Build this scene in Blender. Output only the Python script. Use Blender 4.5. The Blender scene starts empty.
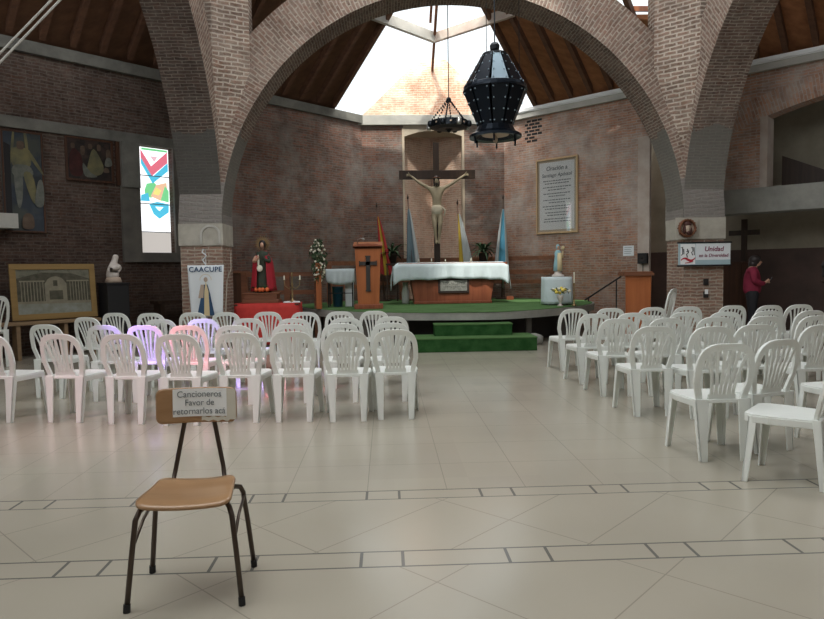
import bpy, bmesh, math, random
from mathutils import Vector, Matrix, Euler
random.seed(7)
S = bpy.context.scene
COL = S.collection
PI = math.pi
RT = math.sqrt(0.5)

# ------------------------------------------------------------------ materials
def mat(name, base=(.5, .5, .5), rough=.6, metal=0, emis=None, estr=0, trans=0, sub=0, spec=None):
    m = bpy.data.materials.new(name); m.use_nodes = True
    b = m.node_tree.nodes['Principled BSDF']
    b.inputs['Base Color'].default_value = (*base, 1)
    b.inputs['Roughness'].default_value = rough
    b.inputs['Metallic'].default_value = metal
    if trans: b.inputs['Transmission Weight'].default_value = trans
    if spec is not None: b.inputs['Specular IOR Level'].default_value = spec
    if emis:
        b.inputs['Emission Color'].default_value = (*emis, 1); b.inputs['Emission Strength'].default_value = estr
    return m
class N:
    """tiny node helper"""
    def __init__(s, m): s.t = m.node_tree; s.b = s.t.nodes['Principled BSDF']; s.m = m
    def n(s, typ, **kw):
        x = s.t.nodes.new(typ)
        for k, v in kw.items():
            if k.startswith('_'): setattr(x, k[1:], v)
        return x
    def l(s, a, b): s.t.links.new(a, b)
    def setin(s, inp, v):
        if isinstance(v, bpy.types.NodeSocket): s.l(v, inp)
        elif isinstance(v, (tuple, list)) and len(v) == 3 and inp.type == 'RGBA': inp.default_value = (*v, 1)
        else: inp.default_value = v
    def math(s, op, a, b=0., c=0.):
        x = s.t.nodes.new('ShaderNodeMath'); x.operation = op
        for i, v in enumerate((a, b, c)): s.setin(x.inputs[i], v)
        return x.outputs[0]
    def mix(s, f, a, b, mode='MIX'):
        x = s.t.nodes.new('ShaderNodeMix'); x.data_type = 'RGBA'; x.blend_type = mode
        s.setin(x.inputs[0], f); s.setin(x.inputs[6], a); s.setin(x.inputs[7], b)
        return x.outputs[2]
    def noise(s, scale, detail=4, vec=None, rough=.55):
        x = s.t.nodes.new('ShaderNodeTexNoise'); x.inputs['Scale'].default_value = scale
        x.inputs['Detail'].default_value = detail; x.inputs['Roughness'].default_value = rough
        if vec is not None: s.l(vec, x.inputs['Vector'])
        return x.outputs['Fac']
    def ramp(s, f, p0, p1, c0=(0, 0, 0), c1=(1, 1, 1)):
        x = s.t.nodes.new('ShaderNodeValToRGB'); s.l(f, x.inputs[0])
        x.color_ramp.elements[0].position = p0; x.color_ramp.elements[0].color = (*c0, 1)
        x.color_ramp.elements[1].position = p1; x.color_ramp.elements[1].color = (*c1, 1)
        return x.outputs[0]
    def pos(s): return s.t.nodes.new('ShaderNodeNewGeometry').outputs['Position']
    def obj(s): return s.t.nodes.new('ShaderNodeTexCoord').outputs['Object']
    def uv(s): return s.t.nodes.new('ShaderNodeTexCoord').outputs['UV']
    def bump(s, h, strength=.3, dist=.01):
        x = s.t.nodes.new('ShaderNodeBump'); x.inputs['Strength'].default_value = strength
        x.inputs['Distance'].default_value = dist; s.l(h, x.inputs['Height']); s.l(x.outputs[0], s.b.inputs['Normal'])

def brick_mat(name, c1, c2, mortar, patch, patch_lo=.5, patch_hi=.68, patch_amt=.7, bw=.23, rh=.060, bump=.5, plaster=None, dark=None, ms=.010):
    m = mat(name, rough=.9, spec=.2); n = N(m)
    br = n.n('ShaderNodeTexBrick')
    wn = n.t.nodes.new('ShaderNodeTexNoise'); wn.inputs['Scale'].default_value = 5; wn.inputs['Detail'].default_value = 3; n.l(n.pos(), wn.inputs['Vector'])
    va = n.t.nodes.new('ShaderNodeVectorMath'); va.operation = 'SUBTRACT'; n.l(wn.outputs['Color'], va.inputs[0]); va.inputs[1].default_value = (.5, .5, .5)
    vm = n.t.nodes.new('ShaderNodeVectorMath'); vm.operation = 'SCALE'; n.l(va.outputs[0], vm.inputs[0]); vm.inputs['Scale'].default_value = .055
    vs = n.t.nodes.new('ShaderNodeVectorMath'); vs.operation = 'ADD'; n.l(vm.outputs[0], vs.inputs[0]); n.l(n.uv(), vs.inputs[1]); n.l(vs.outputs[0], br.inputs['Vector'])
    br.inputs['Scale'].default_value = 1
    br.inputs['Brick Width'].default_value = bw; br.inputs['Row Height'].default_value = rh
    br.inputs['Mortar Size'].default_value = ms; br.inputs['Mortar Smooth'].default_value = .35
    br.inputs['Bias'].default_value = -.1
    br.inputs['Color1'].default_value = (*c1, 1); br.inputs['Color2'].default_value = (*c2, 1); br.inputs['Mortar'].default_value = (*mortar, 1)
    p = n.pos()
    big = n.ramp(n.noise(.9, 5, p, .65), patch_lo, patch_hi)
    fine = n.ramp(n.noise(11, 4, p, .7), .35, .72)
    c = n.mix(n.math('MULTIPLY', big, patch_amt), br.outputs['Color'], patch)
    c = n.mix(n.math('MULTIPLY', fine, .5), c, patch)
    c = n.mix(n.math('MULTIPLY', n.ramp(n.noise(7, 4, n.math('ADD', 0., 0.) if False else p, .7), .55, .75), .45), c, (min(1, c1[0]*1.35), c1[1]*.95, c1[2]*.8))
    c = n.mix(n.math('MULTIPLY', n.ramp(n.noise(2.3, 4, p), .45, .75), .45), c, (c2[0]*.6, c2[1]*.55, c2[2]*.55))
    sx = n.t.nodes.new('ShaderNodeSeparateXYZ'); n.l(p, sx.inputs[0])
    if plaster:       # thin grey render on the springers between the capital and z ~3.6 m
        zz = n.math('ADD', sx.outputs[2], n.math('MULTIPLY', n.noise(3, 3, p), .5))
        band = n.math('LESS_THAN', zz, plaster[1])
        band = n.math('MULTIPLY', band, n.math('GREATER_THAN', zz, 2.2))
        c = n.mix(n.math('MULTIPLY', band, .8), c, plaster[0])
    if dark:          # colour gets darker towards the bottom of the wall
        f = n.ramp(n.math('MULTIPLY', sx.outputs[2], .2), dark[0], dark[1], dark[2], (1, 1, 1))
        c = n.mix(1, c, f, 'MULTIPLY')
    n.l(c, n.b.inputs['Base Color'])
    h = n.math('ADD', n.math('MULTIPLY', br.outputs['Fac'], -1.), n.math('MULTIPLY', n.noise(30, 2, p), .5))
    n.bump(h, bump, .02)
    return m
M = {}
M['brick_left_shaded'] = brick_mat('brick_left_shaded', (.115, .07, .054), (.055, .037, .031), (.145, .125, .108), (.24, .20, .17), .52, .72, .5, dark=(.25, .75, (.62, .57, .54)))  # shade on the left wall is worked into these darker brick colours
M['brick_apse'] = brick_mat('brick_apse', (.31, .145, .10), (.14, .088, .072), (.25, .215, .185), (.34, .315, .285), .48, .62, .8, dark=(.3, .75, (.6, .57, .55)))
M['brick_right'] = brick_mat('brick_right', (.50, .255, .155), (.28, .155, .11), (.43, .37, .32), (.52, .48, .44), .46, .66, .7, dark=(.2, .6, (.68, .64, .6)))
M['brick_arch'] = brick_mat('brick_arch', (.27, .17, .13), (.16, .105, .082), (.43, .375, .315), (.48, .42, .36), .5, .75, .4, plaster=((.25, .245, .23), 3.35), bump=.9, ms=.014, rh=.070)
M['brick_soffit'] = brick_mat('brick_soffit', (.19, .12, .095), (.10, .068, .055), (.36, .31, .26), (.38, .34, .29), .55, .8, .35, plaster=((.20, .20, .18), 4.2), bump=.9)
M['brick_soffit_shaded'] = brick_mat('brick_soffit_shaded', (.115, .075, .06), (.06, .042, .035), (.22, .19, .16), (.20, .18, .155), .55, .8, .35, plaster=((.11, .11, .10), 4.2), bump=.9)  # shaded copy of the soffit brick, darkened for the left side
M['brick_pier'] = brick_mat('brick_pier', (.30, .20, .15), (.16, .11, .085), (.58, .51, .44), (.50, .44, .37), .5, .75, .45, bump=1, ms=.016, rh=.074)
M['brick_pillar'] = brick_mat('brick_pillar', (.34, .20, .145), (.23, .14, .105), (.47, .41, .34), (.44, .38, .31), .5, .75, .45, rh=.064, bw=.25, ms=.014, bump=.9)
M['brick_gable'] = brick_mat('brick_gable', (.62, .30, .19), (.5, .26, .17), (.72, .55, .42), (.95, .85, .7), .45, .6, .6)
M['brick_niche'] = brick_mat('brick_niche', (.62, .42, .32), (.5, .33, .25), (.68, .57, .47), (.7, .6, .5), .5, .7, .4)

def noisy(name, a, b, scale=3, rough=.8, bump=.1, sp=.3, metal=0):
    m = mat(name, a, rough, metal, spec=sp); n = N(m); p = n.obj()
    f = n.ramp(n.noise(scale, 6, p, .6), .35, .7)
    n.l(n.mix(f, a, b), n.b.inputs['Base Color'])
    if bump: n.bump(n.noise(scale*6, 4, p), bump, .02)
    return m
M['concrete'] = noisy('concrete', (.34, .34, .31), (.24, .245, .225), 2.5, .85, .2)
M['concrete_left_shaded'] = noisy('concrete_left_shaded', (.23, .23, .205), (.13, .13, .118), 2.5, .85, .2)  # concrete darkened to carry the shade of the left side
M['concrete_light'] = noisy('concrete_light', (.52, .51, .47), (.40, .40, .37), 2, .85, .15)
M['concrete_dark'] = noisy('concrete_dark', (.17, .16, .14), (.11, .105, .095), 2.5, .9, .2)
M['plaster_pale'] = noisy('plaster_pale', (.52, .47, .42), (.42, .34, .29), 3, .9, .2)
M['capital'] = noisy('capital', (.46, .44, .38), (.36, .34, .29), 5, .85, .2)
M['recess'] = noisy('recess', (.36, .33, .26), (.25, .23, .18), 1.5, .9, .1)
M['recess_paint'] = noisy('recess_paint', (.10, .065, .055), (.065, .045, .038), 2, .7, .05)
def wood(name, a, b, scale=1., rough=.5, axis=0, sp=.4):
    m = mat(name, a, rough, spec=sp); n = N(m); p = n.obj()
    mp = n.t.nodes.new('ShaderNodeMapping'); n.l(p, mp.inputs[0])
    sc = [18, 18, 18]; sc[axis] = 1.2; mp.inputs['Scale'].default_value = [v*scale for v in sc]
    f = n.ramp(n.noise(1.4, 5, mp.outputs[0], .6), .35, .68)
    n.l(n.mix(f, a, b), n.b.inputs['Base Color']); return m
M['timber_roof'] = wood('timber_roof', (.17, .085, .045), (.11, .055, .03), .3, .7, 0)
M['timber_roof_lit'] = wood('timber_roof_lit', (.40, .18, .08), (.25, .11, .05), .3, .7, 0)  # brighter copy of the roof timber, light on the right slope painted in
M['timber_rafter'] = wood('timber_rafter', (.16, .08, .045), (.10, .05, .03), .4, .7, 0)
M['wood_orange'] = wood('wood_orange', (.42, .15, .055), (.33, .11, .04), .5, .35, 2)
M['wood_altar'] = wood('wood_altar', (.30, .10, .05), (.22, .07, .035), .5, .4, 2)
M['wood_rail'] = wood('wood_rail', (.24, .10, .05), (.15, .065, .035), .5, .5, 0)
M['wood_dark'] = wood('wood_dark', (.055, .032, .02), (.03, .018, .012), .6, .5, 2)
M['wood_brown'] = wood('wood_brown', (.10, .045, .025), (.06, .03, .018), .6, .5, 2)
M['plywood'] = wood('plywood', (.40, .25, .135), (.33, .195, .10), .5, .28, 0, .5)
M['wood_yellow'] = wood('wood_yellow', (.30, .20, .075), (.24, .155, .055), .4, .5, 0)
M['wood_bench'] = wood('wood_bench', (.30, .21, .12), (.22, .15, .09), .5, .6, 0)
M['wood_frame'] = wood('wood_frame', (.55, .40, .24), (.45, .32, .19), .5, .5, 2)
M['cream_paint'] = mat('cream_paint', (.55, .47, .36), .6)
M['niche_paint'] = noisy('niche_paint', (.58, .52, .42), (.48, .42, .33), 3, .8, .05)
M['white_plastic'] = noisy('white_plastic', (.79, .82, .785), (.74, .775, .74), 2, .38, 0, .5)
M['white_paper'] = mat('white_paper', (.80, .82, .82), .5)
M['ink'] = mat('ink', (.05, .05, .055), .6)
M['ink_grey'] = mat('ink_grey', (.20, .23, .24), .6)
M['ink_blue'] = mat('ink_blue', (.03, .08, .16), .7)
M['ink_red'] = mat('ink_red', (.45, .03, .05), .6)
M['ink_wine'] = mat('ink_wine', (.22, .05, .10), .6)
M['banner_blue'] = mat('banner_blue', (.36, .48, .52), .6)
M['banner_pale'] = mat('banner_pale', (.70, .74, .76), .6)
M['tape'] = mat('tape', (.62, .60, .52), .12, spec=.8)
M['tube'] = mat('tube', (.10, .078, .062), .35, .7)
M['rubber'] = mat('rubber', (.02, .02, .02), .7)
M['iron'] = mat('iron', (.014, .018, .023), .38, .65)
M['lantern'] = mat('lantern', (.010, .016, .025), .32, .6)
M['lantern_rivet_sheen'] = mat('lantern_rivet_sheen', (.34, .45, .52), .3, .6)  # paler metal for the rivets and one panel's painted highlight
M['steel'] = mat('steel', (.45, .45, .43), .35, .8)
M['gold'] = mat('gold', (.28, .19, .10), .4, .8)
M['brass'] = mat('brass', (.27, .20, .10), .4, .7)
M['cloth_white'] = noisy('cloth_white', (.62, .71, .73), (.57, .655, .67), 6, .85, .15)
M['cloth_blue'] = noisy('cloth_blue', (.36, .48, .55), (.30, .42, .49), 6, .85, .1)
M['cloth_red'] = noisy('cloth_red', (.52, .055, .045), (.42, .04, .035), 6, .8, .1)
M['velvet_red'] = mat('velvet_red', (.32, .012, .025), .7)
M['robe_green'] = noisy('robe_green', (.035, .06, .045), (.06, .05, .03), 12, .7, 0)
M['skin'] = mat('skin', (.50, .30, .21), .55)
M['skin_dark'] = mat('skin_dark', (.16, .09, .06), .6)
M['corpus'] = noisy('corpus', (.42, .36, .25), (.33, .28, .19), 6, .6, 0)
M['corpus_cloth'] = mat('corpus_cloth', (.52, .47, .36), .8)
M['hair_dark'] = mat('hair_dark', (.018, .012, .011), .5)
M['jacket'] = noisy('jacket', (.25, .028, .06), (.19, .02, .045), 8, .8, .1)
M['trousers'] = mat('trousers', (.012, .012, .015), .8)
M['phone'] = mat('phone', (.02, .02, .025), .3)
M['marble_white'] = mat('marble_white', (.62, .57, .52), .6)
M['statue_blue'] = mat('statue_blue', (.28, .46, .50), .6)
M['statue_cream'] = mat('statue_cream', (.60, .50, .30), .6)
M['black'] = mat('black', (.012, .012, .013), .6)
M['blackish'] = mat('blackish', (.03, .027, .025), .8)
M['leaf'] = noisy('leaf', (.03, .065, .03), (.06, .10, .045), 9, .6, 0)
M['leaf_bright'] = noisy('leaf_bright', (.12, .20, .07), (.20, .28, .13), 9, .6, 0)
M['flower_white'] = mat('flower_white', (.72, .70, .58), .6)
M['flower_yellow'] = mat('flower_yellow', (.75, .60, .12), .6)
M['flower_orange'] = mat('flower_orange', (.60, .14, .04), .6)
M['pot_dark'] = mat('pot_dark', (.05, .03, .025), .7)
M['blue_plastic'] = mat('blue_plastic', (.05, .16, .30), .4)
M['flag_red'] = mat('flag_red', (.36, .03, .03), .8); M['flag_yellow'] = mat('flag_yellow', (.46, .33, .04), .8)
M['flag_white'] = mat('flag_white', (.42, .45, .45), .8); M['flag_sky'] = mat('flag_sky', (.13, .38, .52), .8)
M['flag_grey'] = mat('flag_grey', (.15, .21, .24), .8)
M['branch'] = mat('branch', (.40, .36, .30), .8)
M['cross_metal'] = mat('cross_metal', (.05, .045, .04), .5, .3)
M['plaque'] = noisy('plaque', (.34, .34, .31), (.20, .20, .18), 14, .5, .6)
M['burgundy'] = mat('burgundy', (.07, .025, .018), .6)
M['bone'] = mat('bone', (.45, .36, .28), .6)
def carpet():
    m = mat('carpet', (.06, .22, .05), .95, spec=.1); n = N(m); p = n.pos()
    n.l(n.mix(n.ramp(n.noise(2.2, 4, p), .35, .7), (.085, .165, .062), (.115, .21, .088)), n.b.inputs['Base Color'])
    n.bump(n.noise(220, 2, p), .5, .01); return m
M['carpet'] = carpet()
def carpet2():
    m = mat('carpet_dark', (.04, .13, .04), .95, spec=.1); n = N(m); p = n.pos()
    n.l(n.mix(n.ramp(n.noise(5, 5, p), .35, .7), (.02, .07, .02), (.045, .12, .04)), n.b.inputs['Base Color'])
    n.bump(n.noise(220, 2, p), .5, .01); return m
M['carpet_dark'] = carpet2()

def floor_mat():
    m = mat('floor_tiles', rough=.3, spec=.6); n = N(m); p = n.pos()
    sx = n.t.nodes.new('ShaderNodeSeparateXYZ'); n.l(p, sx.inputs[0]); X, Y = sx.outputs[0], sx.outputs[1]
    def lines(c, pitch, w, off=0.):
        a = n.math('DIVIDE', n.math('ADD', c, off), pitch)
        fr = n.math('SUBTRACT', a, n.math('FLOOR', a))
        d = n.math('ABSOLUTE', n.math('SUBTRACT', fr, .5))
        return n.math('GREATER_THAN', d, .5 - w/pitch/2)
    OR = lambda a, b: n.math('MAXIMUM', a, b)
    AND = lambda a, b: n.math('MULTIPLY', a, b)
    u = n.math('MULTIPLY', n.math('ADD', X, Y), RT); v = n.math('MULTIPLY', n.math('SUBTRACT', X, Y), RT)
    dmid = OR(lines(u, .98, .006, -3.0), lines(v, .49, .006, 2.06)); dnear = OR(lines(u, .74, .006, -2.175), lines(v, .74, .006, 1.886))
    diag = n.mix(n.math('GREATER_THAN', Y, 3.1), dnear, dmid)
    sq = OR(lines(X, .51, .005, -.365), lines(Y, .56, .005, -4.69))
    def inb(y0, y1): return AND(n.math('GREATER_THAN', Y, y0), n.math('LESS_THAN', Y, y1))
    b1 = inb(3.042, 3.212); b2 = inb(3.968, 4.122)
    band = OR(b1, b2)
    far = n.math('GREATER_THAN', Y, 4.122)
    near = AND(n.math('LESS_THAN', Y, 4.122), n.math('SUBTRACT', 1., band))
    thin = OR(AND(sq, far), AND(diag, near))
    edge = OR(OR(inb(3.036, 3.048), inb(3.206, 3.218)), OR(inb(3.963, 3.973), inb(4.117, 4.127)))
    j = OR(lines(X, .718, .016, -.572), lines(X, .718, .016, -.775))
    thick = OR(edge, AND(j, band))
    n1 = n.noise(1.0, 4, p, .5); n2 = n.noise(4, 3, p, .5)
    c = n.mix(n.ramp(n1, .25, .8), (.44, .41, .335), (.36, .338, .275))
    c = n.mix(n.math('MULTIPLY', n.ramp(n2, .3, .9), .2), c, (.50, .46, .40))
    cid = n.t.nodes.new('ShaderNodeTexWhiteNoise'); cid.noise_dimensions = '2D'
    cc = n.t.nodes.new('ShaderNodeCombineXYZ')
    n.l(n.math('FLOOR', n.math('DIVIDE', n.math('ADD', X, .47), .5)), cc.inputs[0])
    n.l(n.math('FLOOR', n.math('DIVIDE', n.math('ADD', Y, .64), .5)), cc.inputs[1]); n.l(cc.outputs[0], cid.inputs['Vector'])
    c = n.mix(AND(AND(cid.outputs['Value'], far), .22), c, (.33, .30, .26))
    c = n.mix(n.math('MULTIPLY', thin, .55), c, (.20, .18, .155))
    c = n.mix(n.math('MULTIPLY', thick, .9), c, (.13, .13, .12))
    n.l(c, n.b.inputs['Base Color'])
    r = n.math('ADD', n.math('MULTIPLY', n.noise(1.7, 3, p), .16), .12)
    n.l(r, n.b.inputs['Roughness'])
    n.bump(n.math('MULTIPLY', OR(thin, thick), -1.), .25, .004)
    return m
M['floor'] = floor_mat()

def glass_mat():
    m = bpy.data.materials.new('roof_glass'); m.use_nodes = True; t = m.node_tree; t.nodes.clear()
    o = t.nodes.new('ShaderNodeOutputMaterial'); mx = t.nodes.new('ShaderNodeMixShader'); mx.inputs[0].default_value = .06
    a = t.nodes.new('ShaderNodeBsdfTransparent'); g = t.nodes.new('ShaderNodeBsdfGlossy'); g.inputs['Roughness'].default_value = .05
    t.links.new(a.outputs[0], mx.inputs[1]); t.links.new(g.outputs[0], mx.inputs[2]); t.links.new(mx.outputs[0], o.inputs[0]); return m
M['glass'] = glass_mat()
def lit(name, c, s=1.): return mat(name, (c[0]*.5, c[1]*.5, c[2]*.5), .3, emis=c, estr=s)  # glass colours emit to stand for daylight behind the window
M['lit_white'] = lit('lit_white', (.95, .97, 1), 1.15)
M['lit_dull'] = lit('lit_dull', (.50, .47, .44), .9)
M['lit_red'] = lit('lit_red', (.85, .22, .30), .72)
M['lit_blue'] = lit('lit_blue', (.12, .62, .85), .72)
M['lit_orange'] = lit('lit_orange', (.95, .62, .42), .72)
M['lit_yellow'] = lit('lit_yellow', (.95, .88, .3), .72)
M['lit_green'] = lit('lit_green', (.25, .75, .35), .72)
M['lit_pink'] = lit('lit_pink', (.95, .62, .70), .72)
M['halo_dark'] = M['gold']

# painting materials (painterly blotches, generic)
def painting(name, cols, scale=3.):
    m = mat(name, cols[0], .5); n = N(m); p = n.obj()
    c = cols[0]
    for i, cc in enumerate(cols[1:]):
        mp = n.t.nodes.new('ShaderNodeMapping'); mp.inputs['Location'].default_value = (i*3.7, i*1.3, i*2.1); n.l(p, mp.inputs[0])
        c = n.mix(n.ramp(n.noise(scale, 4, mp.outputs[0]), .5, .62), c, cc)
    n.l(c, n.b.inputs['Base Color']); return m
M['paint_night'] = painting('paint_night', [(.030, .042, .058), (.05, .065, .08), (.025, .032, .04), (.06, .07, .06)], 2.5)
M['paint_scene'] = painting('paint_scene', [(.018, .014, .012), (.03, .022, .018), (.05, .03, .025)], 5)
M['paint_flesh'] = noisy('paint_flesh', (.22, .20, .10), (.10, .105, .075), 5, .6, 0)
M['paint_pale'] = noisy('paint_pale', (.20, .21, .18), (.09, .10, .09), 5, .6, 0)
M['paint_skin'] = noisy('paint_skin', (.15, .11, .08), (.08, .055, .04), 6, .6, 0)
M['paint_red'] = noisy('paint_red', (.09, .03, .027), (.04, .018, .016), 6, .6, 0)
M['photo_sky'] = painting('photo_sky', [(.17, .165, .12), (.10, .10, .07), (.14, .14, .10)], 5)
M['photo_dark'] = noisy('photo_dark', (.06, .06, .04), (.12, .11, .08), 12, .6, 0)
M['photo_stone'] = noisy('photo_stone', (.27, .25, .18), (.19, .175, .13), 8, .6, 0)
M['photo_ground'] = noisy('photo_ground', (.27, .29, .26), (.20, .20, .15), 8, .6, 0)

# ------------------------------------------------------------------ mesh building
class MB:
    def __init__(s): s.v = []; s.f = []; s.uv = []; s.mi = []; s.cur = 0
    def quad(s, pts, uv=None):
        b = len(s.v); s.v += [tuple(p) for p in pts]; s.f.append(tuple(range(b, b+len(pts)))); s.uv.append(uv); s.mi.append(s.cur)
    def mesh(s, vs, fs):
        b = len(s.v); s.v += [tuple(p) for p in vs]
        for f in fs: s.f.append(tuple(i+b for i in f)); s.uv.append(None); s.mi.append(s.cur)
        return s
    def box(s, x0, x1, y0, y1, z0, z1, M4=None):
        vs = [Vector((x, y, z)) for z in (z0, z1) for y in (y0, y1) for x in (x0, x1)]
        if M4 is not None: vs = [M4 @ v for v in vs]
        return s.mesh(vs, [(0, 2, 3, 1), (4, 5, 7, 6), (0, 1, 5, 4), (2, 6, 7, 3), (0, 4, 6, 2), (1, 3, 7, 5)])
    def prism(s, poly, a, b, axis='z', M4=None):
        """extrude polygon [(u,v)] along axis from a to b. z: (u,v)->(x,y); y: (u,v)->(x,z); x: ->(y,z)"""
        def P(u, v, w):
            p = Vector((u, v, w)) if axis == 'z' else Vector((u, w, v)) if axis == 'y' else Vector((w, u, v))
            return M4 @ p if M4 is not None else p
        n = len(poly); ar = sum(poly[i][0]*poly[(i+1) % n][1]-poly[(i+1) % n][0]*poly[i][1] for i in range(n))
        if (ar < 0): poly = poly[::-1]
        vs = [P(u, v, a) for u, v in poly] + [P(u, v, b) for u, v in poly]
        flip = (axis == 'y') != (b < a)
        fs = [tuple(range(n))[::-1], tuple(range(n, 2*n))] + [(i, (i+1) % n, n+(i+1) % n, n+i) for i in range(n)]
        if flip: fs = [f[::-1] for f in fs]
        return s.mesh(vs, fs)
    def lathe(s, prof, seg=20, c=(0, 0), sy=1., a0=0, a1=2*PI, M4=None):
        full = abs(a1-a0-2*PI) < 1e-6; k = seg if full else seg+1
        vs = []
        for i in range(k):
            a = a0+(a1-a0)*i/seg
            for r, z in prof:
                p = Vector((c[0]+r*math.cos(a), c[1]+sy*r*math.sin(a), z)); vs.append(M4 @ p if M4 is not None else p)
        m = len(prof); fs = []
        for i in range(seg):
            j = (i+1) % k
            for q in range(m-1): fs.append((i*m+q, j*m+q, j*m+q+1, i*m+q+1))
        if full:
            for q, rev in ((0, True), (m-1, False)):
                if prof[q][0] > 1e-5:
                    f = tuple(i*m+q for i in range(k)); fs.append(f[::-1] if rev else f)
        return s.mesh(vs, fs)
    def tube(s, pts, r, seg=8, cap=True):
        pts = [Vector(p) for p in pts]; n = len(pts); R = r if isinstance(r, (list, tuple)) else [r]*n
        vs = []; up = None
        for i in range(n):
            d = (pts[min(i+1, n-1)]-pts[max(i-1, 0)]).normalized()
            if up is None: up = Vector((0, 0, 1)) if abs(d.z) < .9 else Vector((1, 0, 0))
            a = d.cross(up).normalized(); b = a.cross(d).normalized(); up = b
            for k in range(seg):
                t = 2*PI*k/seg; vs.append(pts[i]+R[i]*(math.cos(t)*a+math.sin(t)*b))
        fs = [(i*seg+k, i*seg+(k+1) % seg, (i+1)*seg+(k+1) % seg, (i+1)*seg+k) for i in range(n-1) for k in range(seg)]
        if cap: fs += [tuple(range(seg))[::-1], tuple((n-1)*seg+k for k in range(seg))]
        return s.mesh(vs, fs)
    def ball(s, c, r, seg=12, ring=8, M4=None):
        r = (r, r, r) if not isinstance(r, (tuple, list)) else r
        vs = [(c[0], c[1], c[2]-r[2])]
        for i in range(1, ring):
            t = -PI/2+PI*i/ring
            for k in range(seg): a = 2*PI*k/seg; vs.append((c[0]+r[0]*math.cos(t)*math.cos(a), c[1]+r[1]*math.cos(t)*math.sin(a), c[2]+r[2]*math.sin(t)))
        vs.append((c[0], c[1], c[2]+r[2])); L = len(vs)-1; fs = []
        for k in range(seg): fs.append((0, 1+(k+1) % seg, 1+k)); fs.append((L, L-seg+k, L-seg+(k+1) % seg))
        for i in range(ring-2):
            for k in range(seg): a = 1+i*seg; fs.append((a+k, a+(k+1) % seg, a+seg+(k+1) % seg, a+seg+k))
        if M4 is not None: vs = [M4 @ Vector(v) for v in vs]
        return s.mesh(vs, fs)
    def grid(s, fn, nu, nv):
        """surface from fn(u,v) 0..1"""
        vs = [fn(i/nu, j/nv) for j in range(nv+1) for i in range(nu+1)]
        return s.mesh(vs, [(j*(nu+1)+i, j*(nu+1)+i+1, (j+1)*(nu+1)+i+1, (j+1)*(nu+1)+i) for j in range(nv) for i in range(nu)])
    def build(s, name, mats, parent=None, smooth=False, bevel=0, solid=0, loc=None, rot=None, sub=0):
        me = bpy.data.meshes.new(name); me.from_pydata(s.v, [], s.f)
        mats = mats if isinstance(mats, (list, tuple)) else [mats]
        for m in mats: me.materials.append(M[m] if isinstance(m, str) else m)
        me.update()
        ul = me.uv_layers.new(name='UVMap')
        for p, u, mi in zip(me.polygons, s.uv, s.mi):
            p.material_index = mi; p.use_smooth = smooth
            for q, li in enumerate(p.loop_indices):
                if u is not None: ul.data[li].uv = u[q]
                else:
                    co = me.vertices[me.loops[li].vertex_index].co; nn = p.normal
                    if abs(nn.z) > .8: ul.data[li].uv = (co.x, co.y)
                    elif abs(nn.x) > abs(nn.y): ul.data[li].uv = (co.y, co.z)
                    else: ul.data[li].uv = (co.x, co.z)
        o = bpy.data.objects.new(name, me); COL.objects.link(o)
        if parent: o.parent = parent
        if loc: o.location = loc
        if rot is not None: o.rotation_euler = rot if isinstance(rot, (tuple, list)) else (0, 0, rot)
        if solid:
            md = o.modifiers.new('solid', 'SOLIDIFY'); md.thickness = solid; md.offset = 0
        if bevel:
            md = o.modifiers.new('bevel', 'BEVEL'); md.width = bevel; md.segments = 2; md.limit_method = 'ANGLE'; md.angle_limit = .6
        if sub:
            md = o.modifiers.new('sub', 'SUBSURF'); md.levels = sub; md.render_levels = sub
        return o
def tag(o, label=None, cat=None, group=None, kind=None):
    if label: o['label'] = label
    if cat: o['category'] = cat
    if group: o['group'] = group
    if kind: o['kind'] = kind
    return o
def thing(name, label, cat, loc=(0, 0, 0), rz=0, group=None):
    o = bpy.data.objects.new(name, None); COL.objects.link(o); o.empty_display_size = .1
    o.location = loc; o.rotation_euler = (0, 0, rz) if not isinstance(rz, tuple) else rz
    return tag(o, label, cat, group)
def struct(o, label, cat): return tag(o, label, cat, kind='structure')
def copy_tree(o, parent=None):
    c = o.copy(); COL.objects.link(c)
    if parent is not None: c.parent = parent
    for ch in list(o.children): copy_tree(ch, c)
    return c
def text_obj(body, size, m, parent, name='lettering', M4=None, depth=.002, align='CENTER', spacing=1., bold=0., shear=0.):
    cu = bpy.data.curves.new(name, 'FONT'); cu.body = body; cu.size = size; cu.extrude = depth; cu.align_x = align; cu.align_y = 'CENTER'
    cu.space_character = spacing; cu.offset = bold; cu.shear = shear
    t = bpy.data.objects.new('tmp', cu); COL.objects.link(t)
    dg = bpy.context.evaluated_depsgraph_get(); me = bpy.data.meshes.new_from_object(t.evaluated_get(dg))
    bpy.data.objects.remove(t); me.name = name
    if M4 is not None: me.transform(M4)
    me.materials.clear(); me.materials.append(M[m])
    o = bpy.data.objects.new(name, me); COL.objects.link(o); o.parent = parent; return o
def skin(name, V, E_, R_, m, parent, sub=2, root=0, smooth=True):
    me = bpy.data.meshes.new(name); me.from_pydata(V, E_, []); o = bpy.data.objects.new(name, me); COL.objects.link(o)
    o.modifiers.new('skin', 'SKIN'); sv = me.skin_vertices[0].data
    for i, r in enumerate(R_):
        sv[i].radius = (r, r) if not isinstance(r, (tuple, list)) else r
        sv[i].use_root = (i == root)
    md = o.modifiers.new('sub', 'SUBSURF'); md.levels = sub; md.render_levels = sub
    dg = bpy.context.evaluated_depsgraph_get(); nm = bpy.data.meshes.new_from_object(o.evaluated_get(dg))
    bpy.data.objects.remove(o); nm.name = name
    for p in nm.polygons: p.use_smooth = smooth
    nm.materials.clear(); nm.materials.append(M[m])
    q = bpy.data.objects.new(name, nm); COL.objects.link(q); q.parent = parent; return q
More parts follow.
